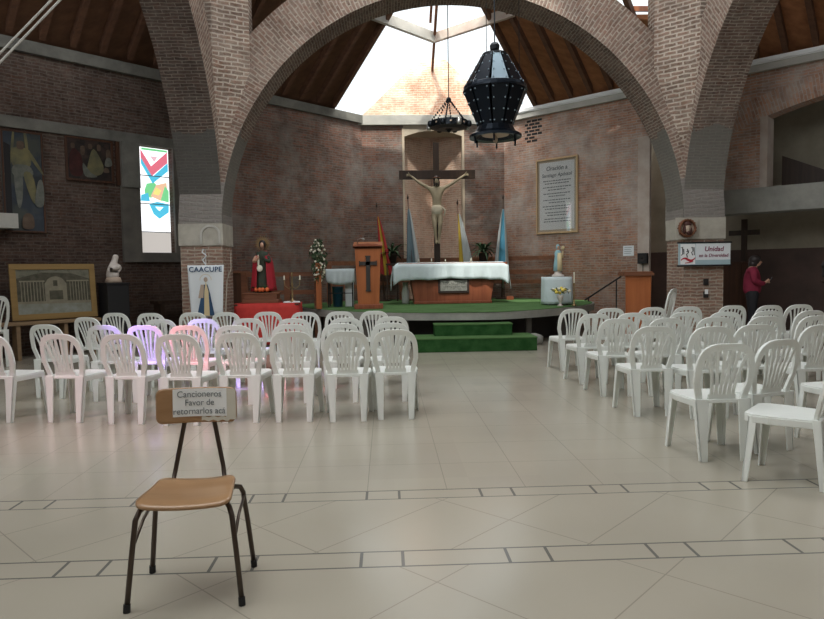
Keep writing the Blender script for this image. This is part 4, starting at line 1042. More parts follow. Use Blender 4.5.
for i in range(60):
    a = rnd.uniform(0, 2*PI); r_ = rnd.uniform(.12, .23); c = Vector((r_*math.cos(a), r_*.75*math.sin(a)-.03, rnd.uniform(.02, .13)))
    mm = T(*c) @ Euler((rnd.uniform(0, 6), rnd.uniform(0, 6), 0)).to_matrix().to_4x4()
    mb.prism([(-.045, 0), (0, .02), (.045, 0), (0, -.02)], 0, .002, 'z', mm)
o = mb.build('flower_garland', 'leaf', None, loc=(-2.35, 12.6, 1.042)); tag(o, 'orange flowers and leaves around the feet of the red-cloaked statue', 'flowers')
for x, y in ((-.10, -.17), (.02, -.19), (.10, -.17), (-.03, -.20)): fl.ball((x, y, .06), .042, 8, 6)
fl.build('blossoms', 'flower_orange', o, smooth=True)
# candelabrum and book
ca = thing('brass_candelabrum', 'small brass candelabrum with two white candles right of the red-cloaked statue', 'candelabrum', (-1.82, 12.72, .846))
mb = MB(); mb.lathe([(0, 0), (.075, 0), (.08, .015), (.03, .04), (.018, .08), (.03, .12), (.015, .16), (.013, .30), (.028, .34), (.012, .38), (.012, .50), (.02, .55), (0, .58)], 14)
for s_ in (-1, 1): mb.tube([(0, 0, .30), (s_*.07, 0, .26), (s_*.14, 0, .32), (s_*.15, 0, .42)], .008, 7)
mb.lathe([(.0, .415), (.03, .42), (.03, .43), (0, .43)], 10, (.15, 0)); mb.lathe([(.0, .415), (.03, .42), (.03, .43), (0, .43)], 10, (-.15, 0))
mb.build('stem', 'brass', ca, smooth=True)
for s_ in (-1, 1): mb = MB(); mb.lathe([(.016, .43), (.014, .50), (0, .52)], 10, (s_*.15, 0)); mb.build('candle', 'flower_white', ca)
bk = thing('open_book', 'open white book lying on the red cloth below the candelabrum', 'book', (-1.80, 12.47, .846), math.radians(8))
for s_ in (-1, 1):
    mb = MB(); mb.prism([(0, 0), (s_*.04, .028), (s_*.15, .022), (s_*.16, .006), (s_*.16, 0)], -.1, .1, 'y'); mb.build('pages', 'white_paper', bk)
mb = MB(); mb.box(-.17, .17, -.105, .105, -.0, .003); mb.build('cover', 'wood_brown', bk)
mb = MB(); mb.tube([(-2.95, 12.0, .0), (-2.93, 12.02, .8), (-2.9, 12.06, 1.3), (-2.83, 12.1, 1.5), (-2.83, 12.1, 1.80)], [.02, .015, .012, .009, .005], 7)
mb.tube([(-2.9, 12.06, 1.3), (-2.86, 12.03, 1.42), (-2.87, 12.02, 1.5)], [.008, .006, .003], 6); o = mb.build('bare_branch', 'branch', None, smooth=True); tag(o, 'pale bare branch standing at the inner edge of the left pillar', 'branch')

# CAACUPE banner on stand
ba = thing('processional_banner', 'white fabric banner lettered CAACUPE with a blue and cream robed figure, before the left pillar', 'banner', (-3.25, 11.95, 0))
mb = MB(); mb.tube([(0, .02, 0), (0, .02, 1.86)], .012, 8); mb.tube([(-.33, .02, 1.56), (.33, .02, 1.56)], .010, 8); mb.lathe([(0, 0), (.17, 0), (.17, .02), (.02, .05)], 14, (0, .02)); mb.build('pole', 'steel', ba, smooth=True)
mb = MB(); mb.tube([(0, .02, 1.58), (-.05, 0, 1.66), (.02, 0, 1.74), (-.05, 0, 1.80), (-.03, 0, 1.86)], .014, 6); mb.build('ribbon', 'banner_pale', ba)
mb = MB(); mb.grid(lambda u, v: Vector(((-.325+.65*u)*(1-.14*v), -.005+.012*math.sin(u*14)*v, 1.57-.93*v)), 20, 8); cl = mb.build('banner_cloth', 'banner_pale', ba, smooth=True, solid=.002)
text_obj('CAACUPE', .125, 'ink_blue', cl, 'lettering', T(0, -.022, 1.49) @ RXZ, .001, bold=.002, spacing=1.08)
mb = MB(); y_ = -.024
mb.cur = 0; mb.prism([(-.17, .66), (.14, .66), (.07, 1.05), (.03, 1.22), (-.03, 1.22), (-.09, 1.0)], y_, y_+.002, 'y')
mb.cur = 1; mb.prism([(-.045, .66), (.055, .66), (.045, 1.1), (.0, 1.28), (-.03, 1.1)], y_-.002, y_, 'y')
mb.cur = 2; mb.prism([(-.14, .98), (-.05, .98), (-.03, 1.22), (-.09, 1.22)], y_-.003, y_-.001, 'y')
mb.cur = 3; mb.ball((-.0, y_, 1.31), (.035, .003, .045), 12, 8); mb.build('figure_print', ['ink_blue', 'statue_cream', 'bone', 'bone'], cl)
mb = MB()
for i in range(15): a = PI*i/14; mb.box(.10*math.cos(a)-.008, .10*math.cos(a)+.008, y_, y_+.002, 1.30+.10*math.sin(a), 1.31+.10*math.sin(a))
mb.build('figure_crown', 'statue_cream', cl)

# ------------------------------------------------------------------ left side table with cloth, blue tub
t = thing('side_table', 'small dark table half covered by a pale blue cloth, between flowers and lectern', 'table', (-1.00, 14.45, .652))
mb = MB(); mb.box(-.29, .29, -.22, .22, .79, .82); mb.build('tabletop', 'wood_dark', t)
for a in (-1, 1):
    for b in (-1, 1): mb = MB(); mb.box(a*.26-.013, a*.26+.013, b*.19-.013, b*.19+.013, 0, .79); mb.build('leg', 'black', t)
mb = MB(); mb.tube([(-.26, -.19, .3), (.26, -.19, .3)], .010, 6); mb.tube([(-.26, .19, .3), (.26, .19, .3)], .010, 6); mb.build('stretcher', 'black', t)
mb = MB()
def sc_(u, v):
    x = -.31+.62*u
    if v < .5: q = 1-v/.5; d_ = .28+.06*math.sin(PI*u); return Vector((x, -.232-.012*math.sin(u*30)*q, .826-q*(d_)))
    q = (v-.5)/.5; return Vector((x, -.232+.47*q, .828))
mb.grid(sc_, 24, 10); 
o = mb.build('side_table_cloth', 'cloth_white', None, smooth=True, solid=.004, loc=(-1.00, 14.45, .652)); tag(o, 'pale blue cloth hanging over the small table left of the lectern', 'tablecloth')
mb = MB(); mb.lathe([(0, 0), (.10, 0), (.12, .42), (.13, .42), (.13, .44), (.10, .44), (.09, .02), (0, .02)], 16); o = mb.build('plastic_tub', 'blue_plastic', None, smooth=True, loc=(-1.08, 14.5, .652)); tag(o, 'blue plastic tub under the small cloth-covered table', 'tub')
mb = MB(); mb.box(-.09, .09, -.09, .09, 0, .60); mb.box(-.10, .10, -.10, .10, .60, .66); o = mb.build('storage_box', 'statue_cream', None, bevel=.01, loc=(-.82, 14.5, .652)); o.data.materials[0] = M['banner_pale']; tag(o, 'tall pale box under the small cloth-covered table', 'box')

# right side table with Virgin statuette
t, o = draped_table('round_side_table', 'small table covered to the ground at the right of the platform', 3.60, 13.75, .652, .60, .46, .58, 'cloth_white', .565, sq=3)
tag(o, 'white cloth falling to the carpet over the small table with the statuette', 'tablecloth')
sv = thing('virgin_statuette', 'small pale blue and cream statuette on the white-draped side table', 'statue', (3.63, 13.75, 1.244))
mb = MB(); mb.lathe([(0, 0), (.13, 0), (.13, .04), (.08, .06), (.07, .12), (0, .12)], 16); mb.build('base', 'marble_white', sv, smooth=True)
mb = MB(); mb.lathe([(0, .12), (.10, .12), (.095, .25), (.07, .42), (.075, .5), (.04, .56), (0, .56)], 18, sy=.8); mb.build('robe', 'statue_blue', sv, smooth=True)
mb = MB(); mb.lathe([(0, .12), (.06, .12), (.055, .3), (.045, .5), (0, .5)], 14, (.02, -.05)); mb.build('tunic', 'statue_cream', sv, smooth=True)
skin('head', [(0, 0, .52), (0, 0, .57), (0, -.005, .62), (0, -.005, .655)], [(0, 1), (1, 2), (2, 3)], [.03, .018, .032, .028], 'skin', sv)
skin('arm', [(.06, -.01, .48), (.09, -.05, .40), (.07, -.09, .46), (.085, -.09, .54)], [(0, 1), (1, 2), (2, 3)], [.025, .022, .016, .012], 'statue_cream', sv)
mb = MB(); mb.ball((.085, -.08, .60), (.035, .03, .05), 10, 8); mb.build('child', 'statue_cream', sv, smooth=True)
mb = MB(); mb.ball((0, .012, .625), (.042, .04, .06), 12, 8); mb.build('veil', 'statue_blue', sv, smooth=True)
va = thing('flower_vase', 'glass-footed vase of yellow and white flowers in front of the white-draped table', 'vase', (3.53, 13.20, .652))
mb = MB(); mb.lathe([(0, 0), (.06, 0), (.055, .015), (.018, .05), (.03, .09), (.06, .16), (.065, .22), (.05, .22), (.045, .16), (0, .1)], 16); mb.build('vase', 'marble_white', va, smooth=True)
mb = MB(); fy = MB(); fw = MB(); rnd = random.Random(9)
for i in range(40):
    a = rnd.uniform(0, 2*PI); el = rnd.uniform(.2, 1.2); r_ = rnd.uniform(.1, .2); c = Vector((r_*math.cos(a)*math.cos(el), r_*math.sin(a)*math.cos(el), .24+r_*math.sin(el)*.9))
    if i < 22:
        mm = T(*c) @ Euler((rnd.uniform(0, 6), rnd.uniform(0, 6), 0)).to_matrix().to_4x4(); mb.prism([(-.05, 0), (0, .014), (.05, 0), (0, -.014)], 0, .002, 'z', mm)
    elif i < 31: fw.ball(c, .034, 7, 5)
    else: fy.ball(c*.9+Vector((0, 0, .03)), .036, 7, 5)
mb.build('leaves', 'leaf', va); fw.build('white_flowers', 'flower_white', va, smooth=True); fy.build('yellow_flowers', 'flower_yellow', va, smooth=True)
cs_ = thing('floor_candlestick', 'slim candlestick with a tall white candle right of the white-draped table', 'candlestick', (3.80, 13.15, .652))
mb = MB(); mb.lathe([(0, 0), (.055, 0), (.05, .02), (.015, .05), (.012, .2), (.025, .23), (.012, .26), (.012, .42), (.03, .45), (.02, .47)], 12); mb.build('stand', 'brass', cs_, smooth=True)
mb = MB(); mb.lathe([(.014, .46), (.014, .68), (0, .69)], 10); mb.build('candle', 'flower_white', cs_)
mb = MB(); mb.box(-.09, .09, -.06, .06, 0, .07); mb.box(-.08, .08, -.05, .05, .07, .09); o = mb.build('small_wooden_box', 'wood_altar', None, bevel=.004, loc=(3.1, 16.4, .652)); tag(o, 'small reddish wooden box on the carpet right of the altar', 'box')
mb = MB(); mb.lathe([(0, 0), (.085, 0), (.09, .25), (.06, .40), (.07, .5), (0, .5)], 14, sy=.6); o = mb.build('white_bag', 'white_paper', None, smooth=True, loc=(.44, 15.35, .652)); tag(o, 'white bag standing behind the left end of the altar', 'bag')
rnd = random.Random(2); mb = MB(); mb.ball((0, 0, .0), (.17, .1, .11), 10, 8); mb.v = [(x*(1+rnd.uniform(-.12, .12)), y, z*(1+rnd.uniform(-.1, .2))) for x, y, z in mb.v]
o = mb.build('stone', 'concrete', None, smooth=True, loc=(2.75, 12.1, .1)); tag(o, 'grey rounded stone under the platform edge right of the steps', 'stone')
# handrail
hr = thing('stair_handrail', 'thin dark sloping handrail at the right end of the platform', 'handrail')
mb = MB(); mb.tube([(4.55, 14.9, .68), (5.2, 14.35, 1.22)], .018, 8); mb.build('rail', 'black', hr)
for q in ((4.62, 14.84, .74), (5.12, 14.42, 1.15)): mb = MB(); mb.tube([(q[0], q[1], 0), q], .014, 6); mb.build('post', 'black', hr)

# ------------------------------------------------------------------ pictures on the walls
def picture(name, label, cat, frame_M, w, h_, fm, fw_=.04, dep=.04):
    t = bpy.data.objects.new(name, None); COL.objects.link(t); t.matrix_basis = frame_M; tag(t, label, cat)
    mb = MB()
    for a, b, c, d in ((-w/2, w/2, 0, fw_), (-w/2, w/2, h_-fw_, h_), (-w/2, -w/2+fw_, fw_, h_-fw_), (w/2-fw_, w/2, fw_, h_-fw_)): mb.box(a, b, -dep, 0, c, d)
    mb.build('frame', fm, t, bevel=.004); return t
# poster on the right wall (Oracion a Santiago Apostol)
s0, s1 = 1.02, 2.21
po = picture('framed_prayer', 'large wood-framed prayer poster reading Oración a Santiago Apóstol on the right wall', 'poster', right_frame((s0+s1)/2, 2.31, .01), s1-s0, 1.90, 'wood_frame', .045, .05)
w = s1-s0; mb = MB(); mb.box(-w/2+.04, w/2-.04, -.02, -.01, .04, 1.86); mb.build('mat_board', 'cream_paint', po)
mb = MB(); mb.box(-w/2+.10, w/2-.10, -.026, -.02, .10, 1.80); sheet = mb.build('sheet', 'cloth_white', po); sheet.data.materials[0] = M['white_paper']
text_obj('Oración a', .15, 'ink_grey', sheet, 'lettering', T(0, -.03, 1.64) @ RXZ, .001, bold=.003, shear=.15)
text_obj('Santiago Apóstol', .125, 'ink_grey', sheet, 'lettering', T(0, -.03, 1.47) @ RXZ, .001, bold=.002, shear=.15)
rnd = random.Random(6); mb = MB(); z = 1.33; k = 0
for grp in (2, 2, 2, 2, 2, 2, 2):
    for li in range(grp):
        ln = rnd.uniform(.62, .86)*(w-.22)/1 if li == 0 else rnd.uniform(.45, .8)*(w-.22); x = -ln/2
        while x < ln/2:
            dx = rnd.uniform(.03, .09); mb.box(x, min(x+dx, ln/2), -.028, -.026, z-.011, z+.013); x += dx+.016
        z -= .066
    z -= .028
mb.build('prayer_text', 'ink_grey', sheet)
mb = MB(); mb.box(-w/2+.04, w/2-.04, -.046, -.044, .04, 1.86)
mg = bpy.data.materials.new('picture_glass'); mg.use_nodes = True; tt = mg.node_tree; tt.nodes.clear(); oo = tt.nodes.new('ShaderNodeOutputMaterial'); mx = tt.nodes.new('ShaderNodeMixShader'); mx.inputs[0].default_value = .12
ta = tt.nodes.new('ShaderNodeBsdfTransparent'); tg = tt.nodes.new('ShaderNodeBsdfGlossy'); tg.inputs['Roughness'].default_value = .03; tt.links.new(ta.outputs[0], mx.inputs[1]); tt.links.new(tg.outputs[0], mx.inputs[2]); tt.links.new(mx.outputs[0], oo.inputs[0])
mb.build('glass', mg, po)
# paper notice & black speaker box near the passage
s_p = (5.613-3.218)/RT
mb = MB(); mb.box(-.13, .13, -.01, 0, 0, .24); mb.cur = 1
for i in range(4): mb.box(-.10, .08-.02*(i % 2), -.012, -.01, .19-.045*i, .20-.045*i)
o = mb.build('paper_notice', ['banner_pale', 'ink_grey']); o.matrix_basis = right_frame(3.50, 1.69); tag(o, 'small pale notice sheet on the wall above the floor lectern', 'notice')
sp = thing('wall_speaker', 'small black box on a thin rod beside the dark passage', 'speaker'); sp.matrix_basis = right_frame(3.9, 1.5, .1)
mb = MB(); mb.box(-.11, .11, -.08, .03, 0, .24); bx_ = mb.build('cabinet', 'black', sp, bevel=.01)
mb = MB(); mb.lathe([(0, 0), (.07, 0), (.075, .006), (.06, .006), (0, -.005)], 16, M4=T(0, -.08, .12) @ RX(PI/2)); mb.build('cone', 'blackish', bx_)
mb = MB(); mb.tube([(0, -.02, 0), (0, -.02, -1.5)], .008, 6); mb.build('rod', 'black', sp)
# left wall painting: crucified figure
P1w = 8.44-7.82
p1 = picture('framed_painting', 'tall painting of a pale hanging figure over dark blue, far left wall', 'painting', left_frame(8.17, 2.19, .01), P1w+.04, 1.77, 'wood_brown', .03)
mb = MB(); mb.box(-.34, .34, -.02, -.01, .03, 1.74); cv = mb.build('canvas', 'paint_night', p1)
def poly(mlist, name, parent, z=-.022):
    mb = MB()
    for i, (m, P) in enumerate(mlist):
        mb.cur = i
        if len(P) > 2 and m != 'black':
            Q = [P[-1]]+list(P)+[P[0], P[1]]; out = []
            for k in range(1, len(P)+1):
                p0, p1, p2, p3 = (Vector(Q[k-1]), Vector(Q[k]), Vector(Q[(k+1)]), Vector(Q[(k+2) % len(Q)] if k+2 < len(Q) else P[1]))
                for t_ in (0, .25, .5, .75):
                    v = .5*((2*p1)+(-p0+p2)*t_+(2*p0-5*p1+4*p2-p3)*t_*t_+(-p0+3*p1-3*p2+p3)*t_**3); out.append((v.x, v.y))
            P = out
        mb.prism(P, z-.002*(i+1)-.002, z-.002*i, 'y')
    return mb.build(name, [m for m, P in mlist], parent)
poly([('paint_flesh', [(-.15, 1.15), (.10, 1.15), (.13, 1.40), (.05, 1.48), (-.12, 1.48), (-.19, 1.38)]), ('paint_pale', [(-.16, 1.0), (.14, 1.0), (.10, 1.17), (-.14, 1.17)]),
      ('paint_pale', [(-.15, 1.02), (-.02, 1.02), (-.04, .55), (-.11, .45)]), ('paint_flesh', [(0, 1.02), (.14, 1.02), (.20, .6), (.12, .55)]),
      ('paint_skin', [(-.08, 1.46), (.01, 1.46), (.02, 1.58), (-.08, 1.58)]), ('paint_flesh', [(-.15, 1.42), (-.19, 1.40), (-.15, 1.73), (-.12, 1.73)]), ('paint_flesh', [(.05, 1.46), (.09, 1.46), (.07, 1.73), (.03, 1.73)]),
      ('paint_flesh', [(-.19, 1.38), (-.16, 1.30), (-.27, 1.0), (-.30, 1.02)]), ('paint_flesh', [(.13, 1.40), (.11, 1.32), (.29, 1.05), (.31, 1.08)]),
      ('paint_skin', [(-.05, .08), (.12, .08), (.12, .28), (.04, .34), (-.04, .28)]), ('paint_pale', [(.16, .5), (.3, .5), (.3, .9), (.22, .9)]),
      ('black', [(-.30, .03), (-.21, .03), (-.20, 1.5), (-.30, 1.55)])], 'painted_figure', cv)
P2w = 7.42-6.53
p2 = picture('framed_painting', 'dark wide painting of a group of figures around a pale robe, beside the window', 'painting', left_frame(7.03, 3.18, .01), P2w-.02, .81, 'wood_brown', .04)
mb = MB(); mb.box(-.42, .42, -.02, -.01, .03, .78); cv = mb.build('canvas', 'paint_scene', p2)
poly([('paint_flesh', [(-.05, .12), (.20, .16), (.24, .34), (.08, .62), (-.02, .40)]), ('paint_red', [(-.35, .12), (-.15, .12), (-.15, .45), (-.28, .60), (-.36, .45)]), ('paint_pale', [(-.10, .10), (.12, .10), (.0, .18), (-.13, .34)]),
      ('paint_skin', [(-.16, .50), (-.10, .50), (-.09, .64), (-.16, .64)]), ('paint_skin', [(-.33, .60), (-.27, .60), (-.27, .68), (-.33, .68)]), ('paint_skin', [(-.02, .62), (.04, .62), (.04, .70), (-.02, .70)]),
      ('paint_skin', [(.14, .60), (.20, .60), (.2, .70), (.14, .70)]), ('paint_skin', [(.30, .46), (.38, .44), (.37, .62), (.31, .62)]), ('paint_pale', [(.27, .32), (.40, .34), (.38, .47), (.30, .47)]), ('paint_skin', [(.24, .20), (.34, .20), (.32, .28), (.26, .28)])], 'painted_figures', cv)
mb = MB(); mb.box(-.04, .04, -.05, 0, 0, .84); o = mb.build('wooden_strip', 'wood_brown'); o.matrix_basis = left_frame(6.50, 3.16); tag(o, 'brown vertical wooden strip between the wide painting and the window surround', 'strip')
mb = MB(); mb.box(-.17, .17, -.05, 0, 0, .88); o = mb.build('trim_27', 'concrete_left_shaded'); o.matrix_basis = left_frame(6.28, 3.13, .07); struct(o, 'grey concrete block left of the stained glass', 'trim')
# big framed photograph leaning above a bench
M_ph = left_frame(7.88, .66, .45) @ RX(math.radians(-5))
ph = picture('framed_photograph', 'wide yellow-wood framed picture of a columned mausoleum leaning on the bench by the left wall', 'picture', M_ph, 1.40, .97, 'wood_yellow', .10, .035)
mb = MB(); mb.box(-.62, .62, -.02, -.005, .09, .88); pic = mb.build('print', 'photo_sky', ph)
L = [('photo_ground', [(-.60, .10), (.60, .10), (.60, .28), (-.60, .28)]), ('photo_dark', [(-.60, .28), (.60, .28), (.60, .70), (.3, .80), (-.2, .82), (-.60, .72)]),
     ('photo_stone', [(-.16, .30), (.20, .30), (.20, .62)]+[(.02+.16*math.cos(a), .62+.13*math.sin(a)) for a in [PI*i/10 for i in range(1, 10)]]+[(-.16, .62)]),
     ('photo_dark', [(-.09, .34), (.13, .34), (.13, .50), (-.09, .50)]), ('photo_dark', [(-.02, .58), (.05, .58), (.05, .68), (-.02, .68)]), ('photo_stone', [(-.60, .28), (.60, .26), (.60, .31), (-.60, .32)])]
for i in range(8):
    x = -.54+.052*i*.95; L.append(('photo_stone', [(x, .31), (x+.014, .31), (x+.014, .66-.0*i), (x, .66)]))
for i in range(7):
    x = .25+.048*i; L.append(('photo_stone', [(x, .30), (x+.013, .30), (x+.013, .66), (x, .66)]))
L.append(('photo_stone', [(-.56, .655), (-.16, .655), (-.16, .68), (-.56, .68)])); L.append(('photo_stone', [(.20, .655), (.58, .655), (.58, .68), (.20, .68)]))
mb = MB()
for i, (m, P) in enumerate(L): mb.cur = i; mb.prism(P, -.0222-.0006*i, -.02, 'y')
mb.build('building_image', [m for m, P in L], pic)
be = bpy.data.objects.new('wooden_bench', None); COL.objects.link(be); be.matrix_basis = left_frame(8.25, 0, .52); tag(be, 'long pale wooden bench along the left wall under the framed picture', 'bench')
mb = MB(); mb.box(-1.5, 1.05, -.17, .15, .59, .645); mb.build('seat', 'wood_bench', be, bevel=.006)
for x in (-1.3, -.3, .45, .95): mb = MB(); mb.box(x-.03, x+.03, -.14, .12, 0, .59); mb.build('leg', 'wood_bench', be)
# bust on black pedestal
pd = bpy.data.objects.new('display_pedestal', None); COL.objects.link(pd); pd.matrix_basis = left_frame(6.88, 0, .50); tag(pd, 'black square pedestal carrying the white bust beside the left wall', 'pedestal')
mb = MB(); mb.box(-.20, .20, -.2, .2, 0, 1.24); mb.build('column', 'black', pd, bevel=.01); mb = MB(); mb.box(-.22, .22, -.22, .22, 1.24, 1.275); mb.build('top', 'black', pd, bevel=.006)
bu = bpy.data.objects.new('mother_and_child_bust', None); COL.objects.link(bu); bu.matrix_basis = left_frame(6.88, 1.275, .50); tag(bu, 'small cream sculpture of a mother holding a child on the black pedestal', 'sculpture')
skin('figure', [(0, 0, .06), (-.02, 0, .18), (-.0, 0, .32), (.03, 0, .40), (.05, -.01, .47), (.06, -.02, .53), (-.07, -.05, .28), (.04, -.12, .27), (.09, -.09, .33), (.10, -.04, .28), (.0, -.1, .30)],
     [(0, 1), (1, 2), (2, 3), (3, 4), (4, 5), (2, 6), (6, 7), (7, 8), (2, 9), (9, 10)], [(.16, .13), .12, (.11, .09), .05, .062, .045, .05, .05, .05, .05, .04], 'marble_white', bu)
mb = MB(); mb.lathe([(0, 0), (.15, 0), (.14, .05), (.12, .10), (0, .11)], 18); mb.build('base', M['bone'], bu, smooth=True)
# dark low bench / table at the left of left pillar
dk = bpy.data.objects.new('dark_bench', None); COL.objects.link(dk); dk.matrix_basis = left_frame(5.5, 0, .45); tag(dk, 'dark wooden bench in shadow under the stained glass window', 'bench')
mb = MB(); mb.box(-.6, .6, -.2, .15, .84, .9); mb.build('top', 'wood_dark', dk)
for x in (-.5, .5): mb = MB(); mb.box(x-.04, x+.04, -.17, .12, 0, .84); mb.build('leg', 'wood_dark', dk)
cb = bpy.data.objects.new('brown_cupboard', None); COL.objects.link(cb); cb.matrix_basis = left_frame(4.35, 0, .05); tag(cb, 'brown wooden cupboard half hidden behind the left pillar', 'cupboard')
mb = MB(); mb.box(-.45, .45, -.38, 0, 0, 1.42); mb.build('carcass', 'wood_brown', cb); mb = MB(); mb.box(-.48, .48, -.41, 0, 1.42, 1.46); mb.build('top', 'wood_rail', cb)

# right chapel: hanging cross, cupboard, statue stand
hc = bpy.data.objects.new('wall_cross', None); COL.objects.link(hc); hc.matrix_basis = right_frame((7.98-3.218)/RT-1.4*0, 0, 0); 
p = Vector((7.985, 14.33, 0)); hc.matrix_basis = Matrix.Translation(p) @ RZ(-PI/4); tag(hc, 'plain dark wooden cross on the side chapel wall above the person', 'cross')
mb = MB(); mb.box(-.055, .055, -.10, -.03, 1.52, 2.44); mb.build('upright', 'wood_dark', hc); mb = MB(); mb.box(-.31, .31, -.11, -.03, 2.09, 2.20); mb.build('crossbar', 'wood_dark', hc)
cp = bpy.data.objects.new('chapel_cupboard', None); COL.objects.link(cp); cp.matrix_basis = Matrix.Translation((7.35, 14.2, 0)) @ RZ(-PI/4); tag(cp, 'tall brown two-door cupboard just right of the bannered brick pillar', 'cupboard')
mb = MB(); mb.box(-.5, .45, 0, .5, 0, 1.50); mb.build('carcass', 'wood_brown', cp)
for s_ in (-1, 1):
    mb = MB(); mb.box(*((-.485, -.03) if s_ < 0 else (-.02, .435)), -.02, 0, .05, 1.46); dr = mb.build('door', 'wood_brown', cp, bevel=.004)
    mb = MB(); mb.ball((-.025+s_*.09, -.045, .87), .03, 10, 8); mb.build('knob', 'steel', dr, smooth=True)
sd = thing('dark_standing_figure', 'dark slender statue on a stand at the right edge of the side chapel', 'statue', (8.33, 12.1, 0))
mb = MB(); mb.lathe([(0, 0), (.2, 0), (.2, .04), (.05, .08), (.045, 1.05), (.09, 1.08), (.09, 1.12), (0, 1.12)], 14); mb.build('stand', 'wood_dark', sd, smooth=True)
skin('figure', [(0, 0, 1.15), (0, 0, 1.33), (0, 0, 1.47), (0, 0, 1.53), (0, -.01, 1.6), (-.1, -.03, 1.36), (.1, -.03, 1.36)], [(0, 1), (1, 2), (2, 3), (3, 4), (2, 5), (2, 6)], [.1, .08, .085, .03, .05, .03, .03], 'blackish', sd)

# sculpted head on right capital, circle relief on left capital
hd = thing('crown_of_thorns_relief', 'brown ring of thorns around a small face, mounted on the right pillar capital', 'relief', (5.63, 12.15, 2.13))
mb = MB(); mb.box(-.20, .22, -.02, .01, -.20, .20); mb.build('backing', 'capital', hd)
mb = MB()
for j in range(5):
    pts_ = [(.15*math.cos(2*PI*i/20)*(1+.09*math.sin(i*3+j)), -.06-.035*math.cos(i*2.3+j*1.7), .15*math.sin(2*PI*i/20)*(1+.09*math.cos(i*2+j*2))+.0) for i in range(21)]; mb.tube(pts_, .017, 6)
mb.build('ring', 'brass', hd, smooth=True); hd.children[-1].data.materials[0] = M['wood_rail']
mb = MB(); mb.lathe([(0, .0), (.12, 0), (.135, .03), (.10, .03), (0, .01)], 20, M4=T(.03, -.02, 0) @ RX(PI/2)); mb.build('dish', 'bone', hd)
mb = MB(); mb.ball((0, -.08, .0), (.06, .05, .10), 12, 8); mb.ball((0, -.13, 0), (.012, .02, .025), 6, 5); hh_ = mb.build('face', 'bone', hd, smooth=True)
mb = MB(); mb.ball((.0, -.07, .075), (.08, .06, .055), 10, 8); mb.ball((-.055, -.075, -.03), (.03, .04, .08), 8, 6); mb.ball((.05, -.09, -.05), (.03, .04, .07), 8, 6); mb.ball((.0, -.11, -.09), (.03, .03, .04), 8, 6); mb.build('hair', 'burgundy', hh_, smooth=True)
mb = MB(); X_ = -3.19
for i in range(14):
    a, b = PI*i/14, PI*(i+1)/14; r1, r2 = .15, .185
    mb.prism([(r1*math.cos(a), r1*math.sin(a)), (r2*math.cos(a), r2*math.sin(a)), (r2*math.cos(b), r2*math.sin(b)), (r1*math.cos(b), r1*math.sin(b))], -.02, .0, 'y')
mb.box(-.185, -.15, -.02, 0, -.16, 0); mb.box(.15, .185, -.02, 0, -.16, 0)
o = mb.build('trim_28', 'concrete_light', None, loc=(-3.2, 12.16, 2.12)); struct(o, 'raised concrete arch outline on the left capital', 'relief')
# banner on right pillar
bn = thing('printed_banner', 'white and blue printed banner reading Unidad en la Diversidad on the right pillar', 'banner', (5.955, 12.08, 1.645), math.radians(-2))
mb = MB(); mb.box(-.49, .49, 0, .006, -.20, .20); sh = mb.build('sheet', 'banner_pale', bn)
mb = MB(); mb.tube([(-.51, 0, .215), (.51, 0, .215)], .016, 8); mb.build('top_bar', 'black', bn); mb = MB(); mb.tube([(-.51, 0, -.215), (.51, 0, -.215)], .014, 8); mb.build('bottom_bar', 'black', bn)
mb = MB(); mb.cur = 0; mb.box(-.49, -.16, -.002, 0, -.20, .20); mb.cur = 1; mb.box(-.16, .49, -.002, 0, -.20, -.11); mb.build('blue_field', ['banner_pale', 'banner_blue'], sh)
sh.children[0].data.materials[0] = M['banner_blue']
text_obj('Unidad', .125, 'ink_wine', sh, 'lettering', T(.18, -.004, .09) @ RXZ, .001, bold=.002, shear=.15)
text_obj('en la Diversidad', .085, 'ink_wine', sh, 'lettering', T(.17, -.004, -.03) @ RXZ, .001, bold=.001, shear=.15)
mb = MB()
for i in range(20):
    a, b = 2*PI*i/20, 2*PI*(i+1)/20; mb.prism([(r_*math.cos(q), r_*math.sin(q)) for r_, q in ((.06, a), (.075, a), (.075, b), (.06, b))], -.006, -.003, 'y', T(-.32, 0, .03))
mb.cur = 1
mb.tube([(-.44, -.005, .12), (-.41, -.005, .135), (-.41, -.005, .0), (-.44, -.005, -.02)], .008, 6); mb.tube([(-.39, -.005, .10), (-.385, -.005, .0)], .008, 6)
mb.tube([(-.325, -.005, .10), (-.30, -.005, .03), (-.335, -.005, .0), (-.32, -.005, -.06)], .009, 6); mb.tube([(-.34, -.005, .05), (-.29, -.005, .06)], .007, 6)
mb.tube([(-.25, -.005, .12), (-.22, -.005, .13), (-.215, -.005, .05), (-.245, -.005, .04), (-.22, -.005, -.02)], .008, 6); mb.tube([(-.195, -.005, .13), (-.19, -.005, -.02)], .007, 6)
mb.cur = 2
P_ = [(-.44+.27*q/10, -.10+.03*math.sin(2*PI*q/10)+.04*q/10) for q in range(11)]; Q_ = [(-.44+.27*q/10, -.135+.035*math.sin(2*PI*q/10+.4)+.04*q/10) for q in range(10, -1, -1)]
mb.prism(P_+Q_, -.006, -.003, 'y'); mb.tube([(-.36, -.006, -.165), (-.28, -.006, -.155), (-.21, -.006, -.13)], .008, 5)
mb.cur = 0; mb.prism([(-.45, -.19), (-.17, -.19), (-.17, .19), (-.45, .19)], -.003, -.0022, 'y')
mb.build('emblem', ['white_paper', 'ink', 'ink_red'], sh)
